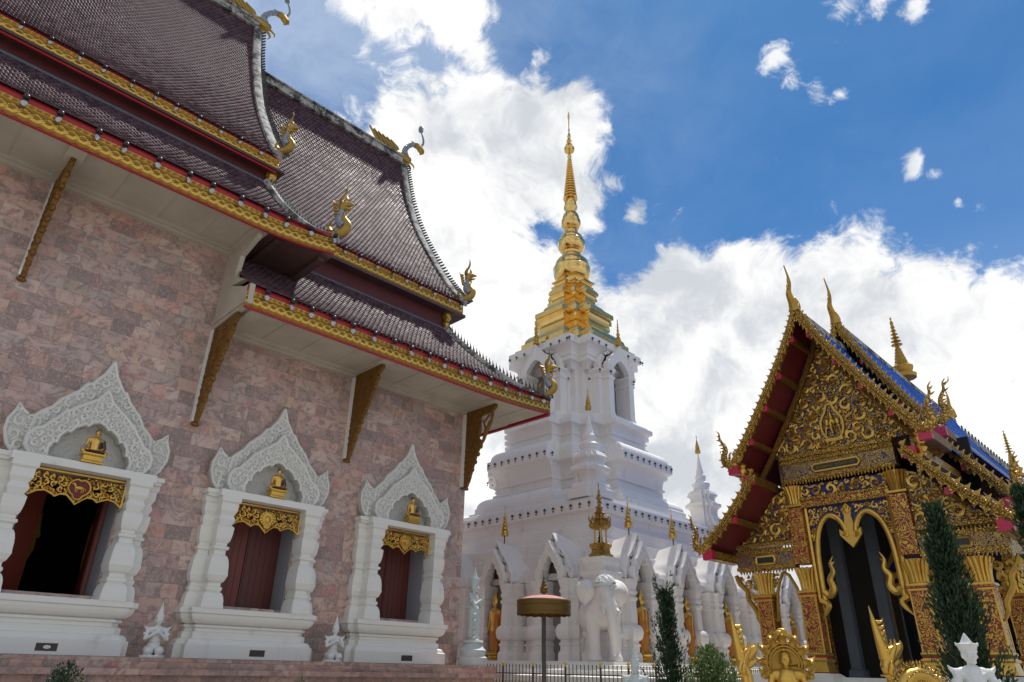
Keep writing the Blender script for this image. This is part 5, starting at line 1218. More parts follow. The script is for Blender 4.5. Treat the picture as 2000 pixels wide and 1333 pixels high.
# one line of small round looped letters across the plaque, with the gap in its middle
r_ = HB(); rr = random.Random(4); y = HC+.47; X = XF-.163
while y > HC-.28:
    if not (HC+.10 < y < HC+.15):
        w = .028; z = 3.765
        r_.tube([(X, y, z+.03), (X, y+.006, z+.038), (X, y, z+.042), (X, y-.004, z), (X, y-w*.4, z+rr.choice((0, .02, .035))), (X, y-w*.8, z), (X, y-w*.8, z+.04)], .0035, 4)
        if rr.random() < .4: r_.tube([(X, y-.004, z+.055), (X, y-.02, z+.06)], .003, 4)
    y -= .038
r_.build('lettering', M['gold'], o)
relief('frieze', [(HC+.92, 3.22), (HC-.76, 3.22), (HC-.76, 3.50), (HC+.92, 3.50)], XF-.05, M['cobalt'], .125, .022, .028, seed=21, tries=4000)
m = HB(); m.box(XF-.12, XF+.06, HC-.76, HC+.92, 3.10, 3.20); m.build('red_lintel', M["redgold"], hall)
m = HB(); m.box(XF-.15, XF+.04, HC-.76, HC+.92, 3.185, 3.225); m.box(XF-.15, XF+.04, HC-.76, HC+.92, 3.04, 3.10)
for i in range(44): m.ball((XF-.15, HC-.74+i*.0379, 3.07), .014, 5, 4)
m.build('lintel_moulding', M['goldfine'], hall)
# double arch with pendant
def archz(y):       # lower edge of the screen between the columns
    a = abs(y-.075)/.80 if False else None
yl, yr = HC+.90, HC-.74; ym = (yl+yr)/2; hw = (yl-yr)/2
A = [(.86, 1.30), (.86, 1.75), (.85, 2.10), (.80, 2.42), (.70, 2.66), (.56, 2.80), (.42, 2.85), (.28, 2.80), (.17, 2.68), (.11, 2.52), (.15, 2.42)]
A = [(a*hw, b) for a, b in A]
g = HB(); 
for s in (-1, 1):
    Q = [Vector((0, a, b)) for a, b in A[:9]]
    for i in range(len(Q)-1):
        a0, a1 = Q[i], Q[i+1]; g.rings([[(XF-.02, ym+s*a0.y, a0.z), (XF-.02, ym+s*a0.y, 3.05) if i > 1 else (XF-.02, ym+s*hw, a0.z), (XF+.03, ym+s*a0.y, 3.05) if i > 1 else (XF+.03, ym+s*hw, a0.z), (XF+.03, ym+s*a0.y, a0.z)],
              [(XF-.02, ym+s*a1.y, a1.z), (XF-.02, ym+s*a1.y, 3.05) if i > 0 else (XF-.02, ym+s*hw, a1.z), (XF+.03, ym+s*a1.y, 3.05) if i > 0 else (XF+.03, ym+s*hw, a1.z), (XF+.03, ym+s*a1.y, a1.z)]])
g.box(XF-.021, XF+.031, ym-.17*hw, ym+.17*hw, 2.60, 3.05)
for s in (-1, 1): g.prism([(ym+s*hw, 2.1), (ym+s*hw, 3.05), (ym+s*A[2][0], 3.05), (ym+s*A[2][0], 2.1)], lambda a, b, t: (XF-.018+t, a, b), 0, .045)
scr = g.build('arch_screen', M['cobalt'], hall)
g = HB()
for s in (-1, 1):
    g.tube([(XF-.03, ym+s*a, b) for a, b in [tuple(v)[1:] for v in smoothline([(0, p, q) for p, q in A], 30)]], .055, 8)
    g.tube([(XF-.05, ym+s*hw*.97, 1.3), (XF-.05, ym+s*hw*.97, 3.05)], .04, 6)
    g.tube([(XF-.04, ym+s*hw*.84, 1.45), (XF-.04, ym+s*hw*.72, 1.38), (XF-.04, ym+s*hw*.62, 1.50), (XF-.04, ym+s*hw*.66, 1.66), (XF-.04, ym+s*hw*.56, 1.80), (XF-.04, ym+s*hw*.60, 1.95), (XF-.04, ym+s*hw*.52, 2.08)], [.07, .075, .07, .06, .045, .03, .006], 7)
    for k in range(5): g.tube([(XF-.04, ym+s*hw*(.66-.02*k), 1.45+.12*k), (XF-.04, ym+s*hw*(.58-.02*k), 1.50+.12*k)], [.035, .004], 5)
    g.tube([(XF-.04, ym+s*hw*.95, 1.30), (XF-.04, ym+s*hw*.80, 1.22), (XF-.04, ym+s*hw*.86, 1.10), (XF-.04, ym+s*hw*.97, .98)], [.07, .06, .05, .01], 6)
heart = [(0, 2.20), (.11, 2.33), (.20, 2.44), (.20, 2.56), (.13, 2.50), (.09, 2.62), (.06, 2.8), (.10, 2.92), (0, 3.04)]
g.prism([(ym+a, b) for a, b in heart]+[(ym-a, b) for a, b in reversed(heart[1:-1])], lambda a, b, t: (XF-.07+t, a, b), 0, .06)
for k in range(5): g.tube([(XF-.08, ym, 2.86), (XF-.09, ym+.11*math.sin((k-2)*.6), 2.86+.13*math.cos((k-2)*.6))], [.03, .012], 5)
for s in (-1, 1): scroll(g, ym+s*.09, 2.45, .06, lambda a, b, t: (XF-.08, a, b), .018, s, 0)
g.build('arch_moulding', M['gold'], scr, smooth=50)
g = HB()
for s in (-1, 1):
    poly = [(ym+s*a, b+.08) for a, b in A[3:9]]+[(ym+s*.14*hw, 3.02), (ym+s*hw*.95, 3.02), (ym+s*hw*.95, 2.2)]
    scrollfill(g, poly, lambda a, b, t: (XF-.035, a, b), .075, .018, .019, (), 4000, 31)
g.build('gilded_scrollwork', M['gold'], scr, smooth=50)
# side bays: half pediments, beams, brackets
for s, yi, yo in ((1, IY[0]+.15, HC+2.40), (-1, IY[1]-.15, HC-2.34)):
    poly = [(yi, 2.46), (yi, 3.50), (yi+s*.30, 3.38), (yi+s*.62, 3.0), (yi+s*.95, 2.68), (yo, 2.46)]
    relief('side_pediment', poly, XF-.03, M['bluegold'], .15, .026, .029, seed=41+s, tries=5000)
    m = HB(); a, b = sorted((yi, yo+s*.06)); m.box(XF-.14, XF+.06, a, b, 2.38, 2.45); m.box(XF-.12, XF+.05, a, b, 2.24, 2.30); m.box(XF-.15, XF+.06, a, b, 1.93, 1.99)
    for i in range(int((b-a)/.064)): m.prism([(a+i*.064, 1.93), (a+i*.064+.06, 1.93), (a+i*.064+.03, 1.85)], lambda p, q, t: (XF-.13+t, p, q), 0, .03); m.prism([(a+i*.064, 2.30), (a+i*.064+.06, 2.30), (a+i*.064+.03, 2.37)], lambda p, q, t: (XF-.12+t, p, q), 0, .02)
    m.build('beam_moulding', M['goldfine'], hall); m = HB(); m.box(XF-.10, XF+.05, a, b, 1.99, 2.24); m.build('beam', M['bluegoldf'], hall)
    plaque(yi+s*(.62), 2.115, .17, .055, XF-.115)
    yo_ = OY[0] if s > 0 else OY[1]
    m = HB(); # pierced bracket outside and arched one inside the bay
    br = [(yo_+s*.16, 1.86), (yo_+s*.62, 1.86), (yo_+s*.55, 1.70), (yo_+s*.42, 1.55), (yo_+s*.40, 1.38), (yo_+s*.26, 1.15), (yo_+s*.24, 1.0), (yo_+s*.16, .85)]
    scrollfill(m, br, lambda a, b, t: (XF, a, b), .10, .03, .030, (), 900, 51)
    m.tube([(XF, a, b) for a, b in br[1:]], [.05, .06, .05, .055, .05, .04, .02], 6)
    ib = [(yo_-s*.16, 1.86), (yo_-s*.40, 1.86), (yo_-s*.32, 1.72), (yo_-s*.24, 1.5), (yo_-s*.20, 1.2), (yo_-s*.16, .95)]
    scrollfill(m, ib, lambda a, b, t: (XF, a, b), .08, .025, .026, (), 600, 52); m.tube([(XF, a, b) for a, b in ib[1:]], .035, 6); m.tube([(XF, yo_-s*.42, 1.86), (XF, yi+s*.22, 1.80), (XF, yi+s*.10, 1.55), (XF, yi+s*.05, 1.3)], .035, 6)
    m.build('pierced_bracket', M['goldold'], hall, smooth=50)
# gilded rafters of the verge overhang framing the pediment
for s in (-1, 1): bar('inner_verge', lineP([(a*.985, b-.30) for a, b in F_UP], 13.9, s, 20), .10, .16, M['bracket'], hall)
# ---- porch interior and body of the hall
for a in (-1.95, 1.75): m = HB(); m.box(16.5, 34.2, HC+a, HC+a+.2, HG, 2.9); m.build('side_wall', M['goldpat'], hall)
m = HB(); m.box(16.5, 16.6, HC-1.74, HC+1.74, HG, 4.6); m.build('porch_back_wall', M['dark'], hall); m = HB(); m.box(14.3, 16.5, HC-1.1, HC+1.2, 3.4, 3.5); m.build('porch_ceiling', M['dark'], hall)
m = HB(); m.box(14.15, 16.5, HC-1.95, HC+2.0, HG, -.02); m.build('porch_floor', M['white'], hall)
for x, y in ((15.5, HC+.95), (15.7, HC+.30), (15.5, HC-.95)): m = HB(); sqc(m, x, y, [(.15, -.02), (.14, .1), (.10, .14), (.10, 3.4)]); m.build('inner_column', M['greyblue'], hall)
m = HB(); yd = HC-.12
for a0, a1, z0, z1 in ((-.62, -.50, -.02, 1.9), (.50, .62, -.02, 1.9), (-.70, .70, 1.88, 2.0), (-.6, .6, 1.72, 1.78)): m.box(16.40, 16.49, yd+a0, yd+a1, z0, z1)
dp = [(0, 2.9), (.10, 2.6), (.30, 2.42), (.42, 2.2), (.62, 2.12), (.66, 2.0)]
arch_plate(m, dp, [(.52, 2.0), (.42, 2.1), (.2, 2.35), (0, 2.5)], lambda a, b, t: (16.42+t, yd+a, b), 0, .05)
m.build('door_frame', M['goldold'], hall)
m = HB(); m.box(16.46, 16.495, yd-.45, yd+.45, 2.02, 2.3); m.build('door_lunette', M['cobalt'], hall)
m = HB(); m.box(16.44, 16.495, yd-.50, yd+.50, 0, 1.72); m.build('door', M['glass'], hall)
for y in (yd-.30, yd+.34): m = HB(); m.box(16.40, 16.43, y-.014, y+.014, 0, 1.70); m.build('door_rail', M['greyblue'], hall)
m = HB(); m.box(13.2, 13.4, HC+1.2, HC+2.2, HG, .02); m.build('parapet', M['white'], hall)
# ================================================================ smaller things
# ---- seated buddhas over the windows
def seated():
    t = thing('seated_buddha', 'x', 'buddha statue', (0, 0, 0), 'buddhas over the windows', here=False)
    p = MB(); p.rings([[(-w, -d, z), (w, -d, z), (w, d, z), (-w, d, z)] for w, d, z in [(.18, .12, 0), (.18, .12, .03), (.155, .10, .05), (.155, .10, .12), (.19, .125, .15), (.19, .125, .175)]]); p.build('pedestal', M['gold'], t)
    b = MB(); b.limb((0, 0, .25), (0, .01, .42), .085, .095, 10); b.limb((-.085, 0, .44), (.085, 0, .44), .045, .045, 8); b.limb((0, 0, .47), (0, 0, .52), .03, .03, 8)
    b.ball((0, -.005, .57), (.045, .05, .058), 10, 8); b.ball((0, 0, .63), (.022, .022, .03), 8, 6); b.limb((0, -.05, .565), (0, -.055, .555), .008, .01, 6)
    for s in (-1, 1):
        b.limb((s*.12, 0, .43), (s*.15, -.02, .31), .032, .027, 8); b.limb((s*.15, -.02, .31), (s*(.12 if s < 0 else .05), -.11, .235), .026, .018, 8); b.limb((s*.07, -.01, .215), (s*.18, -.07, .205), .06, .045, 8); b.limb((s*.18, -.07, .205), (-s*.05, -.11, .20), .04, .025, 8)
        b.ball((s*.046, 0, .56), (.008, .012, .025), 6, 5)
    organic(b, 'body', M['skin'], t, .010, 2)
    r_ = MB(); r_.ball((.02, .004, .34), (.105, .082, .12), 12, 8); r_.limb((.12, 0, .42), (.155, -.02, .30), .042, .036, 8); r_.ball((0, -.045, .205), (.22, .115, .04), 14, 6); r_.build('robe', M['robe'], t, smooth=60)
    h = MB(); h.ball((0, .008, .592), (.047, .050, .045), 10, 8); h.ball((0, .005, .635), (.024, .024, .026), 8, 6); h.build('hair', M['hair'], t, smooth=60)
    return t
sb = seated(); lb = ['above the window of the gold horse medallion', 'above the middle of the three windows', 'above the window nearest the corner', '']
for i, x in enumerate(WIN[1:]):
    p = (x+.02, YW-.42, 3.56); l = 'small dark robed seated buddha '+lb[i]
    if i == 0: sb.location = p; sb['label'] = l; sb.scale = (1.12,)*3
    else: dup(sb, p, 0, l)
# ---- crowned deity statues
def deity(name, label, mat, loc, rotz, h, pose, crown='tiered', group=None, ch=1.0):
    """crowned worshipper. pose: kneel / stand / fold; modelled 1.0 high, facing -Y"""
    t = thing(name, label, 'deity statue', loc, group, here=False); b = MB()
    if pose == 'kneel':
        Z = .0
        b.rings([[(.20*math.cos(a), .20*math.sin(a)*.9, z) for a in [i*.3927 for i in range(16)]] for z in (0, .04)])
        for s in (-1, 1): b.limb((s*.08, -.11, .10), (s*.085, .10, .13), .075, .065, 10); b.limb((s*.08, -.12, .09), (s*.09, .14, .07), .05, .045, 8)
        b.limb((0, .07, .16), (0, .04, .26), .115, .085, 12); hip = .24
    else:
        for s in (-1, 1): b.limb((s*.035, 0, .08), (s*.04, .0, .44), .035, .06, 10); b.limb((s*.04, -.05, .05), (s*.04, .02, .06), .028, .03, 8)
        b.limb((0, 0, .12), (0, 0, .42), .065, .085, 12); hip = .46
    k = 1.0 if pose == 'kneel' else .78
    z0 = hip; S = k
    b.limb((0, .03, z0), (0, .02, z0+.12*S), .072*S+.01, .085*S, 12); b.limb((-.085*S, .02, z0+.19*S), (.085*S, .02, z0+.19*S), .055*S, .055*S, 10); b.limb((0, .02, z0+.12*S), (0, .02, z0+.18*S), .095*S, .09*S, 12)
    b.limb((0, .02, z0+.22*S), (0, .015, z0+.29*S), .035*S, .033*S, 8)
    hz = z0+.345*S; b.ball((0, .01, hz), (.058*S, .066*S, .075*S), 14, 10); b.limb((0, -.050*S, hz+.015*S), (0, -.068*S, hz-.012*S), .009*S, .015*S, 8); b.ball((0, -.050*S, hz-.036*S), (.024*S, .018*S, .007*S), 8, 6); b.ball((0, -.050*S, hz-.047*S), (.018*S, .016*S, .006*S), 8, 6); b.limb((-.036*S, -.040*S, hz+.028*S), (.036*S, -.040*S, hz+.028*S), .016*S, .016*S, 8); b.ball((0, -.03*S, hz-.062*S), (.03*S, .025*S, .02*S), 8, 6)
    for s in (-1, 1):
        b.ball((s*.06*S, .015, hz-.005), (.01*S, .018*S, .03*S), 6, 5); b.ball((s*.026*S, -.049*S, hz+.006*S), (.013*S, .012*S, .006*S), 8, 6); b.ball((s*.030*S, -.040*S, hz-.018*S), (.018*S, .018*S, .016*S), 8, 6)
        sh_ = Vector((s*.135*S, .02, z0+.195*S))
        if pose == 'fold': el_, ha = Vector((s*.17*S, -.02, z0+.03*S)), Vector((-s*.03*S, -.11*S, z0+.05*S+.02*s))
        else: el_, ha = Vector((s*.165*S, -.04, z0+.05*S)), Vector((s*.012*S, -.14*S, z0+.15*S))
        b.limb(sh_, el_, .040*S, .032*S, 10); b.limb(el_, ha, .031*S, .022*S, 10); b.ball(sh_, (.05*S, .045*S, .03*S), 8, 6)
        if pose != 'fold':
            b.limb(ha, ha+Vector((0, -.01*S, .05*S)), .018*S, .014*S, 8)
            for q in range(4): b.limb(ha+Vector((-s*.002, -.012*S+.007*S*q, .05*S)), ha+Vector((-s*.006*S, -.018*S+.007*S*q, (.085-.004*abs(q-1.5))*S)), .006*S, .004*S, 6)
            b.limb(ha+Vector((0, .012*S, .02*S)), ha+Vector((0, .022*S, .055*S)), .006*S, .004*S, 6)
        else:
            b.ball(ha, (.03*S, .016*S, .02*S), 8, 6)
            for q in range(4): b.limb(ha+Vector((-s*.02*S, -.005*S, (.012-.008*q)*S)), ha+Vector((-s*.055*S, .002*S, (.010-.008*q)*S)), .006*S, .0045*S, 6)
            b.limb(ha+Vector((0, -.005, .015*S)), ha+Vector((-s*.02*S, -.01*S, .035*S)), .006*S, .0045*S, 6)
    organic(b, 'body', mat, t, .0075 if h < 1.3 else .0046, 2, .5)
    c = MB(); zc = hz+.035*S; r = .066*S; C0 = len(c.v)
    if crown == 'tiered':
        c.lathe([(r*1.02, zc), (r*1.12, zc+.02*S), (r*1.0, zc+.03*S), (r*.92, zc+.06*S), (r*.98, zc+.065*S), (r*.72, zc+.085*S), (r*.76, zc+.11*S), (r*.55, zc+.13*S), (r*.58, zc+.155*S), (r*.40, zc+.175*S), (r*.40, zc+.20*S), (r*.24, zc+.225*S), (r*.15, zc+.28*S), (.003, zc+.35*S)], (0, .012, 0), 16)
    else:
        c.lathe([(r*.95, zc-.02*S), (r*1.28, zc+.10*S), (r*1.42, zc+.12*S), (r*1.35, zc+.13*S), (r*.82, zc+.135*S), (r*.80, zc+.15*S)]+[(r*(.74-.085*i)+d, zc+(.15+.023*i+e)*S) for i in range(7) for d, e in ((0, 0), (-.004, .016))]+[(r*.10, zc+.31*S), (.003, zc+.33*S)], (0, .012, 0), 18)
        for kx in range(4):
            a = kx*math.pi/2-math.pi/2; c.tube([(r*1.25*math.cos(a), .012+r*1.25*math.sin(a), zc+.09*S), (r*1.5*math.cos(a), .012+r*1.5*math.sin(a), zc+.15*S)], [.02*S, .004], 6)
    c.v = [(x, y, zc+(z-zc)*(ch if z > zc else 1)) for x, y, z in c.v]; c.build('crown', mat, t, smooth=30)
    j = MB(); j.tube([(.10*S*math.cos(a), .02+.075*S*math.sin(a), z0+.215*S-.035*S*max(0, -math.sin(a))) for a in [i*math.pi/8 for i in range(17)]], .014*S, 6)
    for s in (-1, 1):
        j.tube([(s*.15*S, .02, z0+.20*S), (s*.185*S, .02, z0+.225*S), (s*.205*S, .02, z0+.255*S)], [.03*S, .018*S, .003], 6); j.tube([(s*.165*S, .0, z0+.13*S), (s*.175*S, -.01, z0+.10*S)], [.045*S, .042*S], 8)
    j.tube([(.085*math.cos(a), .03+.08*math.sin(a), hip+.02) for a in [i*math.pi/8 for i in range(17)]], .014, 6)
    if pose == 'stand':
        for s in (-1, 1):
            for q in range(5): j.tube([(s*.06, -.03, .40-q*.07), (s*.12, -.04, .37-q*.07), (s*.13, -.03, .335-q*.07)], [.02, .018, .003], 5)
        j.rings([[(a*math.cos(q*.3927), a*.75*math.sin(q*.3927)+.005, z) for q in range(16)] for a, z in [(.085, .10), (.095, .13), (.09, .25), (.10, .42), (.085, .47)]])
    j.build('ornaments', mat, t, smooth=50)
    t.scale = (h,)*3; t.rotation_euler = (0, 0, rotz); t.location = loc
    return t
KN = 'worshippers between the windows'
deity('kneeling_deity', 'white kneeling crowned deity with praying hands between the left and middle windows', M['statue'], (5.46, 15.45, .07), R(-12), 1.17, 'kneel', group=KN, ch=.8)
deity('kneeling_deity', 'white kneeling crowned deity with praying hands between the middle and right windows', M['statue'], (9.52, 15.45, .07), R(-12), 1.17, 'kneel', group=KN, ch=.8)
deity('kneeling_deity', 'white kneeling crowned deity left of the horse medallion window', M['statue'], (1.38, 15.45, .07), R(-12), 1.17, 'kneel', group=KN, ch=.8)
cd = deity('standing_deity', 'pale standing crowned deity with raised hands on a lotus pedestal at the marble corner', M['pale'], (14.05, 15.60, .585), R(30), 2.08, 'stand', 'square')
pd = MB(); pd.lathe([(.19, -.245), (.20, -.15), (.16, -.13), (.18, -.06), (.15, -.04), (.11, .02), (.14, .04), (.13, .06)], (0, 0, 0), 18); pd.build('lotus_pedestal', M['pale'], cd, smooth=40)
# ---- ceremonial parasol on a post
ux, uy = 11.8, 10.84
t = thing('ceremonial_parasol', 'round gold drum parasol with faded pink top on a dark post before the stupa', 'parasol', (ux, uy, GROUND))
m = MB(); m.tube([(ux, uy, GROUND), (ux, uy, 1.25)], .045, 10); m.lathe([(.12, GROUND), (.12, GROUND+.05), (.06, GROUND+.10)], (ux, uy, 0), 12); m.build('post', M['iron'], t, smooth=40)
m = MB(); n = 40; prof = [(.585, 1.08), (.595, 1.13), (.585, 1.14), (.59, 1.25), (.60, 1.265), (.588, 1.28), (.59, 1.34), (.60, 1.355), (.585, 1.38)]
m.rings([[(ux+r*math.cos(j*2*math.pi/n), uy+r*math.sin(j*2*math.pi/n), z-(.02*(j % 2) if z < 1.1 else 0)) for j in range(n)] for r, z in prof], cap=False); m.build('drum', M['brass'], t, smooth=30)
for k in range(18):
    pass
m = MB(); m.lathe([(.586, 1.37), (.45, 1.42), (.30, 1.46), (.15, 1.48), (.03, 1.49)], (ux, uy, 0), 28); m.build('cloth_top', M['pinktop'], t, smooth=60)
m = MB(); m.lathe([(.03, 1.48), (.03, 1.52), (.085, 1.53), (.08, 1.62), (.09, 1.64), (.055, 1.66), (.06, 1.71), (.035, 1.73), (.045, 1.78), (.02, 1.80), (.03, 1.85), (.012, 1.88), (.004, 2.0)], (ux, uy, 0), 12); m.build('finial', M['brass'], t, smooth=30)
# ---- iron fence round the stupa
def fence(p0, p1, name, label):
    p0, p1 = Vector(p0), Vector(p1); L = (p1-p0).length; d = (p1-p0)/L
    t = thing(name, label, 'fence', (p0.x, p0.y, GROUND))
    m = MB()
    for z in (-1.3, -.10): m.tube([(p0.x, p0.y, z), (p1.x, p1.y, z)], .016, 6)
    m.build('rail', M['iron'], t)
    n = min(98, int(L/.135)); pk = tip = None; step = L/n
    for i in range(n):
        q = p0+d*(i*step); post = i % 9 == 0
        if post:
            m = MB(); m.tube([(q.x, q.y, GROUND), (q.x, q.y, .10)], .030, 8); o = m.build('post', M['iron'], t)
            m = MB(); m.lathe([(.03, .09), (.045, .11), (.02, .13), (.045, .165), (.03, .20), (.004, .23)], (q.x, q.y, 0), 8); m.build('post_finial', M['gold'], o, smooth=40)
        elif pk is None:
            m = MB(); m.tube([(q.x, q.y, GROUND+.15), (q.x, q.y, .10)], .0115, 5); m.lathe([(.012, .09), (.018, .11), (.003, .15)], (q.x, q.y, 0), 5); pk = (m.build('picket', M['iron'], t), q)
        else:
            o = pk[0].copy(); COL.objects.link(o); o.location = (q-pk[1])
    return t
fence((15.9, 17.5, 0), (15.9, 11.75, 0), 'iron_fence', 'dark picket fence in front of the elephant, leftward to the marble plinth')
fence((15.95, 11.7, 0), (27.5, 11.7, 0), 'iron_fence', 'dark picket fence running right from the elephant towards the gold hall')
# ---- bells with tin leaves along the hall eaves
eb = thing('eave_bell', 'x', 'eave bell', (0, 0, 0), 'bells along the lower near eave', here=False)
m = MB(); m.tube([(0, 0, .12), (.0, -.06, .10), (0, -.07, .0)], .008, 5); m.ball((0, -.07, -.03), .062, 10, 8); m.lathe([(.03, -.09), (.065, -.08), (.07, -.065)], (0, -.07, 0), 10); m.tube([(0, -.07, -.08), (0, -.07, -.15)], .006, 4); m.build('bell', M['ball'], eb, smooth=50)
m = MB(); m.prism([(0, -.13), (.05, -.155), (.06, -.20), (.035, -.245), (0, -.27), (-.035, -.245), (-.06, -.20), (-.05, -.155)], lambda a, b, t_: (a, -.07+t_, b), -.003, .003); m.build('leaf', M['tin'], eb)
rows = [('bells along the lower near eave', 'black bell with pale tin leaf hanging along the longest, nearest gold eave board', [(-1.0+.63*i, 14.09, 10.02+rise_n(-1.0+.63*i)) for i in range(14)], 1.0),
        ('bells along the lower far eave', 'black bell with pale tin leaf hanging along the lowest gold eave board above the windows', [(5.75+.60*i, 14.09, 7.90+rise_f(5.75+.6*i)) for i in range(17)], 1.0),
        ('bells along the upper near eave', 'small black bell on the topmost gold eave board of the marble hall', [(-.9+.60*i, 16.39, 13.54) for i in range(12)], .8),
        ('bells along the upper far eave', 'small black bell on the gold eave board below the far swan finial', [(7.6+.60*i, 16.39, 11.60) for i in range(11)], .8)]
firstb = True; rnd = random.Random(9)
for grp, lab, ps, sc in rows:
    for p in ps:
        if firstb: eb.location = p; eb['label'] = lab; eb['group'] = grp; firstb = False
        else: dup(eb, p, rnd.uniform(-.9, .9), lab, sc, grp)
# ---- plants
def leafball(mb, c, r, n, size, rnd, upb=0.2):
    for _ in range(n):
        a = rnd.uniform(0, 6.283); z = rnd.uniform(-1, 1); q = rnd.uniform(.35, 1)**.5; s = math.sqrt(1-z*z)
        d = Vector((s*math.cos(a), s*math.sin(a), z)); p = Vector(c)+Vector((d.x*r[0], d.y*r[1], d.z*r[2]))*q
        u = (d+Vector((rnd.uniform(-.7, .7), rnd.uniform(-.7, .7), rnd.uniform(-.4, .9)+upb))).normalized(); v = u.cross(Vector((rnd.uniform(-1, 1), rnd.uniform(-1, 1), rnd.uniform(-1, 1)))).normalized(); l = size*rnd.uniform(.6, 1.3)
        mb.tint = rnd.random()*.8+.2*q
        mb.add([p, p+u*l*.5+v*l*.22, p+u*l, p+u*l*.5-v*l*.22], [(0, 1, 2, 3)])
def conifer(name, label, base, h, w, seed, n=320, leaf=.10, loose=.0, cat='tree'):
    t = thing(name, label, cat, base); rnd = random.Random(seed); x, y, z = base
    m = MB(); m.tube([(x, y, z), (x+.02, y, z+h*.5), (x, y, z+h*.93)], [w*.11, w*.07, .01], 8)
    mb = MB()
    for i in range(n):
        f = (i+.5)/n; zz = h*(.04+.93*f**.9); rw = w*(1-f)**.85*1.15*(.82+.22*math.sin(f*23+seed)+.14*math.sin(f*61))
        a = rnd.uniform(0, 6.283); ln = rw*rnd.uniform(.65, 1.12)+.05+loose*rnd.random()**3*w
        d = Vector((math.cos(a), math.sin(a), 0)); p0 = Vector((x, y, z+zz)); p1 = p0+d*ln*.55+Vector((0, 0, ln*.35)); p2 = p0+d*ln+Vector((0, 0, ln*(1.1+loose)))
        if i % 6 == 0: m.tube([p0, p1, p2], [.012, .009, .003], 4)
        for j in range(40):
            s = rnd.random(); c = p0.lerp(p1, s*2) if s < .5 else p1.lerp(p2, s*2-1)
            c = c+Vector((rnd.gauss(0, .04), rnd.gauss(0, .04), rnd.gauss(0, .05)))*(1.2-.5*s)*(w/.5)
            u = (d*.5+Vector((rnd.gauss(0, .35), rnd.gauss(0, .35), 1.0))).normalized(); v = u.cross(Vector((rnd.uniform(-1, 1), rnd.uniform(-1, 1), .2))).normalized(); l = leaf*rnd.uniform(.6, 1.4)
            mb.tint = min(1, max(0, rnd.random()*.7+.3*s)); mb.add([c, c+u*l*.5+v*l*.16, c+u*l, c+u*l*.5-v*l*.16], [(0, 1, 2, 3)])
    m.build('trunk', M['trunk'], t); mb.build('crown', M['cypress'], t); return t
conifer('cypress_tree', 'tall dark cypress standing in front of the hall right of its arch', (13.36, 3.28, GROUND), 4.30, .50, 3, 430, .085, .22)
conifer('cypress_tree', 'dark cypress cut by the right edge of the photo', (14.95, 2.22, GROUND), 4.75, .50, 8, 430, .085, .15)
conifer('juniper', 'small narrow juniper with spiky side shoots in front of the stupa', (13.37, 8.74, GROUND), 3.22, .30, 5, 200, .075, .9)
def bush(label, c, r, n, seed, mat='bush', size=.07):
    t = thing('bush', label, 'bush', (c[0], c[1], GROUND)); rnd = random.Random(seed); m = MB(); mb = MB()
    for k in range(14):
        a = rnd.uniform(0, 6.28); q = Vector((c[0]+r[0]*.7*math.cos(a)*rnd.random(), c[1]+r[1]*.7*math.sin(a)*rnd.random(), c[2]+r[2]*rnd.uniform(.1, .85)))
        m.tube([(c[0]+.02*math.cos(a), c[1]+.02*math.sin(a), GROUND), tuple(Vector((c[0], c[1], c[2])).lerp(q, .4)), tuple(q)], [.022, .014, .004], 5)
    m.build('stems', M['trunk'], t)
    for k in range(26):
        a = rnd.uniform(0, 6.28); e = rnd.uniform(-.6, 1); s = math.sqrt(1-min(1, e*e)); cc = (c[0]+r[0]*.72*s*math.cos(a), c[1]+r[1]*.72*s*math.sin(a), c[2]+r[2]*.72*e)
        leafball(mb, cc, (r[0]*.38, r[1]*.38, r[2]*.36), n//26, size, rnd)
    mb.build('foliage', M[mat], t); return t
bush('leafy green bush between the juniper and the golden naga', (13.25, 7.74, -.42), (.50, .50, .90), 5200, 4)
bush('dark clipped bush below the horse medallion window', (2.92, 11.15, -.50), (.24, .24, .44), 2600, 6, 'cypress', .05)
bush('tiny dark shrub tip below the middle window', (5.60, 9.92, -.52), (.16, .16, .36), 900, 7, 'cypress', .05)
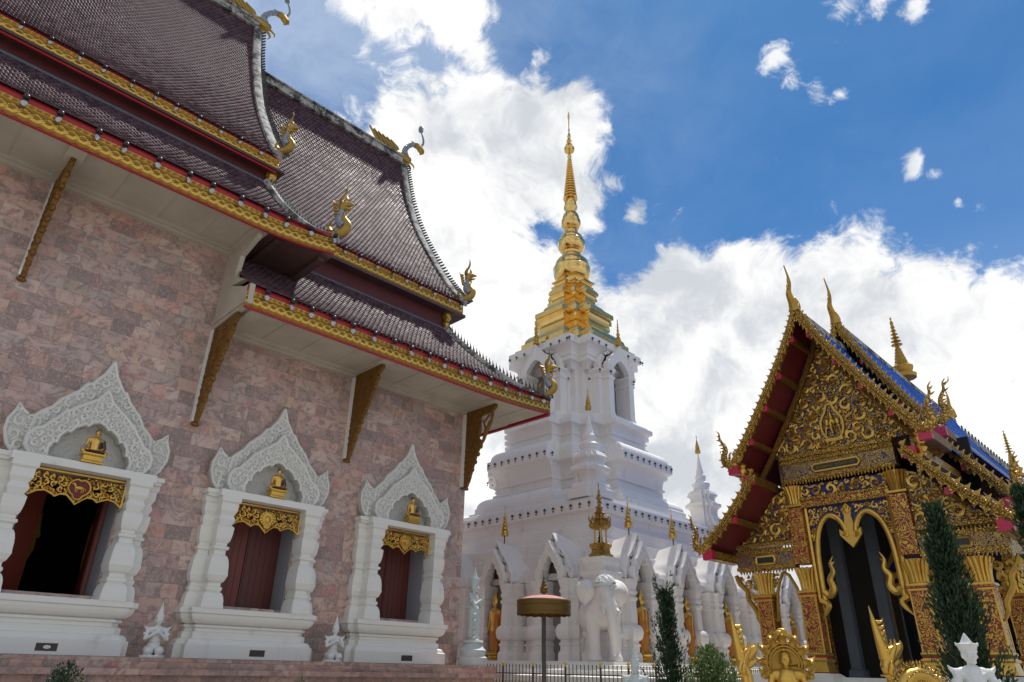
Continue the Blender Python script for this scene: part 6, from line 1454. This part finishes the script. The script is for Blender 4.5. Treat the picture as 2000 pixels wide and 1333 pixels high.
# ---- golden statues in front of the gilded hall
def bignaga(name, label, loc, rotz, h, heads=3):
    t = thing(name, label, 'naga statue', loc, None, here=False); m = MB()
    m.tube([(0, 0, 0), (0, .02, .30), (0, -.02, .50), (0, .03, .62)], [.085, .085, .075, .07], 12)
    m.tube([(0, .03, .58), (0, -.01, .66), (0, -.09, .70), (0, -.16, .74), (0, -.17, .78)], [.075, .07, .05, .03, .008], 10); m.tube([(0, .0, .62), (0, -.10, .63), (0, -.15, .645)], [.05, .03, .008], 8)
    for s in (-1, 1):
        m.tube([(s*.03, .0, .62), (s*.055, -.03, .68), (s*.06, -.08, .74), (s*.05, -.09, .79)], [.04, .032, .02, .005], 8); m.ball((s*.045, -.07, .725), .016, 8, 6)
        m.tube([(s*.05, .02, .56), (s*.11, .02, .60), (s*.10, .0, .64)], [.035, .03, .006], 6)
    m.tube([(0, .03, .66), (-.01, .06, .78), (0, .08, .90), (.005, .10, 1.02)], [.062, .045, .028, .004], 9)
    for k in range(6): m.tube([(0, .05, .70+k*.04), (0, -.01, .71+k*.04), (0, -.03, .735+k*.04)], [.05-.006*k, .03-.004*k, .004], 6)
    for k in range(9): m.tube([(.085*math.cos(a), .02+.085*math.sin(a), .06+.06*k) for a in [i*math.pi/6 for i in range(13)]], .006, 4)
    m.build('body', M['gold'], t, smooth=60); p = MB(); p.lathe([(.14, -.55), (.14, -.1), (.17, -.06), (.17, 0)], (0, 0, 0), 12); p.build('pedestal', M['white'], t)
    t.scale = (h*.66, h*.66, h); t.rotation_euler = (0, 0, rotz); return t
bignaga('naga_statue', 'golden crested naga rearing left of the hooded golden buddha', (11.68, 6.20, -1.12), R(38), 2.05)
bignaga('naga_statue', 'golden crested naga rearing before the dark doorway of the gilded hall', (12.77, 4.28, -1.14), R(40), 2.15)
# hooded buddha
t = thing('naga_hood_buddha', 'golden seated buddha sheltered by a fan of naga heads before the hall', 'buddha statue', (0, 0, 0), here=False)
b = MB(); b.limb((0, 0, .55), (0, .01, .92), .19, .20, 14); b.limb((-.20, 0, .98), (.20, 0, .98), .095, .095, 12); b.limb((0, 0, 1.02), (0, 0, 1.14), .065, .062, 10); b.ball((0, -.015, 1.235), (.095, .105, .125), 16, 12)
b.limb((0, -.115, 1.25), (0, -.13, 1.225), .014, .02, 8); b.ball((0, -.10, 1.175), (.038, .02, .012), 8, 6); b.ball((0, -.08, 1.14), (.04, .03, .025), 8, 6)
for s in (-1, 1):
    b.limb((s*.27, 0, .96), (s*.33, -.02, .66), .07, .06, 10); b.limb((s*.33, -.02, .66), (s*.08, -.22, .50), .055, .04, 10); b.limb((s*.14, 0, .45), (s*.42, -.14, .42), .13, .09, 10); b.limb((s*.42, -.14, .42), (-s*.1, -.24, .40), .08, .05, 10); b.ball((s*.10, .0, 1.21), (.015, .03, .06), 6, 5); b.ball((s*.038, -.095, 1.262), (.02, .012, .008), 6, 5)
organic(b, 'body', M['gold'], t, .016, 3)
m = MB(); m.ball((0, .01, 1.285), (.10, .105, .10), 14, 10); m.ball((0, .01, 1.40), (.04, .04, .05), 10, 8); m.build('hair', M['gold'], t, smooth=60)
m = MB(); rs = []
hood = [(.24*1.0*math.cos(a)*(1.45+.28*math.sin(a)), 1.13+.47*math.sin(a)+.04*math.sin(a*3)) for a in [i*2*math.pi/40 for i in range(40)]]
m.grid(lambda u, v: ((lambda p: (p[0]*u, .10+.10*u*u-.18*(u**3), 1.13+(p[1]-1.13)*u))(hood[int(round(v*40)) % 40])), 8, 40)
for k in range(9):
    a = R(-25+k*28.75); r0 = .40; x, z = r0*math.cos(a), 1.16+r0*1.1*math.sin(a)
    m.tube([(x*.75, .06, 1.16+(z-1.16)*.75), (x, .02, z), (x*1.14, -.06, 1.16+(z-1.16)*1.12), (x*1.12, -.14, 1.16+(z-1.16)*1.10)], [.07, .075, .06, .02], 8); m.tube([(x*1.1, -.02, z+.02), (x*1.28, .0, z+.07), (x*1.30, .0, z+.13)], [.04, .03, .005], 6)
m.tube([(0, .04, 1.60), (-.04, .0, 1.70), (.05, -.06, 1.72), (.10, -.06, 1.66)], [.07, .07, .05, .02], 8)
m.tube([(-.14, .02, 1.57), (-.06, -.06, 1.69), (.12, -.06, 1.64), (.19, .0, 1.56)], [.04, .05, .05, .03], 8)
for k in range(3): m.tube([(.33*math.cos(q)*(1-.16*k), .0-.03*k, 1.16+.36*math.sin(q)*(1-.16*k)) for q in [i*math.pi/16*1.0-.2 for i in range(19)]], .016, 6)
o = m.build('naga_hood', M['goldold'], t, smooth=60); md = o.modifiers.new('s', 'SOLIDIFY'); md.thickness = .02
m = MB()
for k in range(3): m.lathe([(.30, .02+k*.12), (.42, .06+k*.12), (.30, .12+k*.12)], (0, 0, 0), 20)
m.build('coils', M['goldold'], t, smooth=60); m = MB(); m.lathe([(.5, -.9), (.5, 0), (.42, .03)], (0, 0, 0), 20); m.build('pedestal', M['white'], t)
t.location = (10.62, 4.98, -.76); t.rotation_euler = (0, 0, R(-62)); t.scale = (.78,)*3
# arched golden serpent body
t = thing('serpent_balustrade', 'arched golden scaled serpent body beside the white crowned statue', 'serpent statue', (10.03, 3.06, GROUND))
m = MB(); c0 = Vector((10.03, 3.06, 0)); ax = Vector((-rgt.x, -rgt.y, 0)); pts = [c0+ax*(-.36*math.cos(a))+Vector((0, 0, -.68+.70*math.sin(a))) for a in [i*math.pi/14 for i in range(15)]]
m.tube([tuple(p) for p in pts], .105, 12); m.build('body', M['gold'], t, smooth=60)
m = MB()
for i in range(40):
    a = (i+.5)*math.pi/40; p = c0+ax*(-.36*math.cos(a))+Vector((0, 0, -.68+.70*math.sin(a))); o_ = (ax*(-math.cos(a))+Vector((0, 0, math.sin(a)))); m.tube([tuple(p+o_*.09), tuple(p+o_*.135), tuple(p+o_*.16+Vector((0, 0, .02)))], [.03, .022, .004], 5)
for s in (-.05, .05): m.tube([tuple(p+Vector((-fwd.x, -fwd.y, 0))*.10+Vector((0, 0, s))) for p in pts], .012, 5)
m.build('scale_ridge', M['goldfine'], t, smooth=50)
deity('crowned_deity', 'white crowned deity bust at the lower right in front of the cypress', M['statue'], (9.84, 2.40, -.93), R(-50), 1.62, 'fold', 'square', ch=.45)
deity('crowned_deity', 'pale grey crowned deity with folded arms before the picket fence below the elephant', M['pale'], (10.87, 7.83, -1.02), R(-48), 1.50, 'fold', 'tiered')
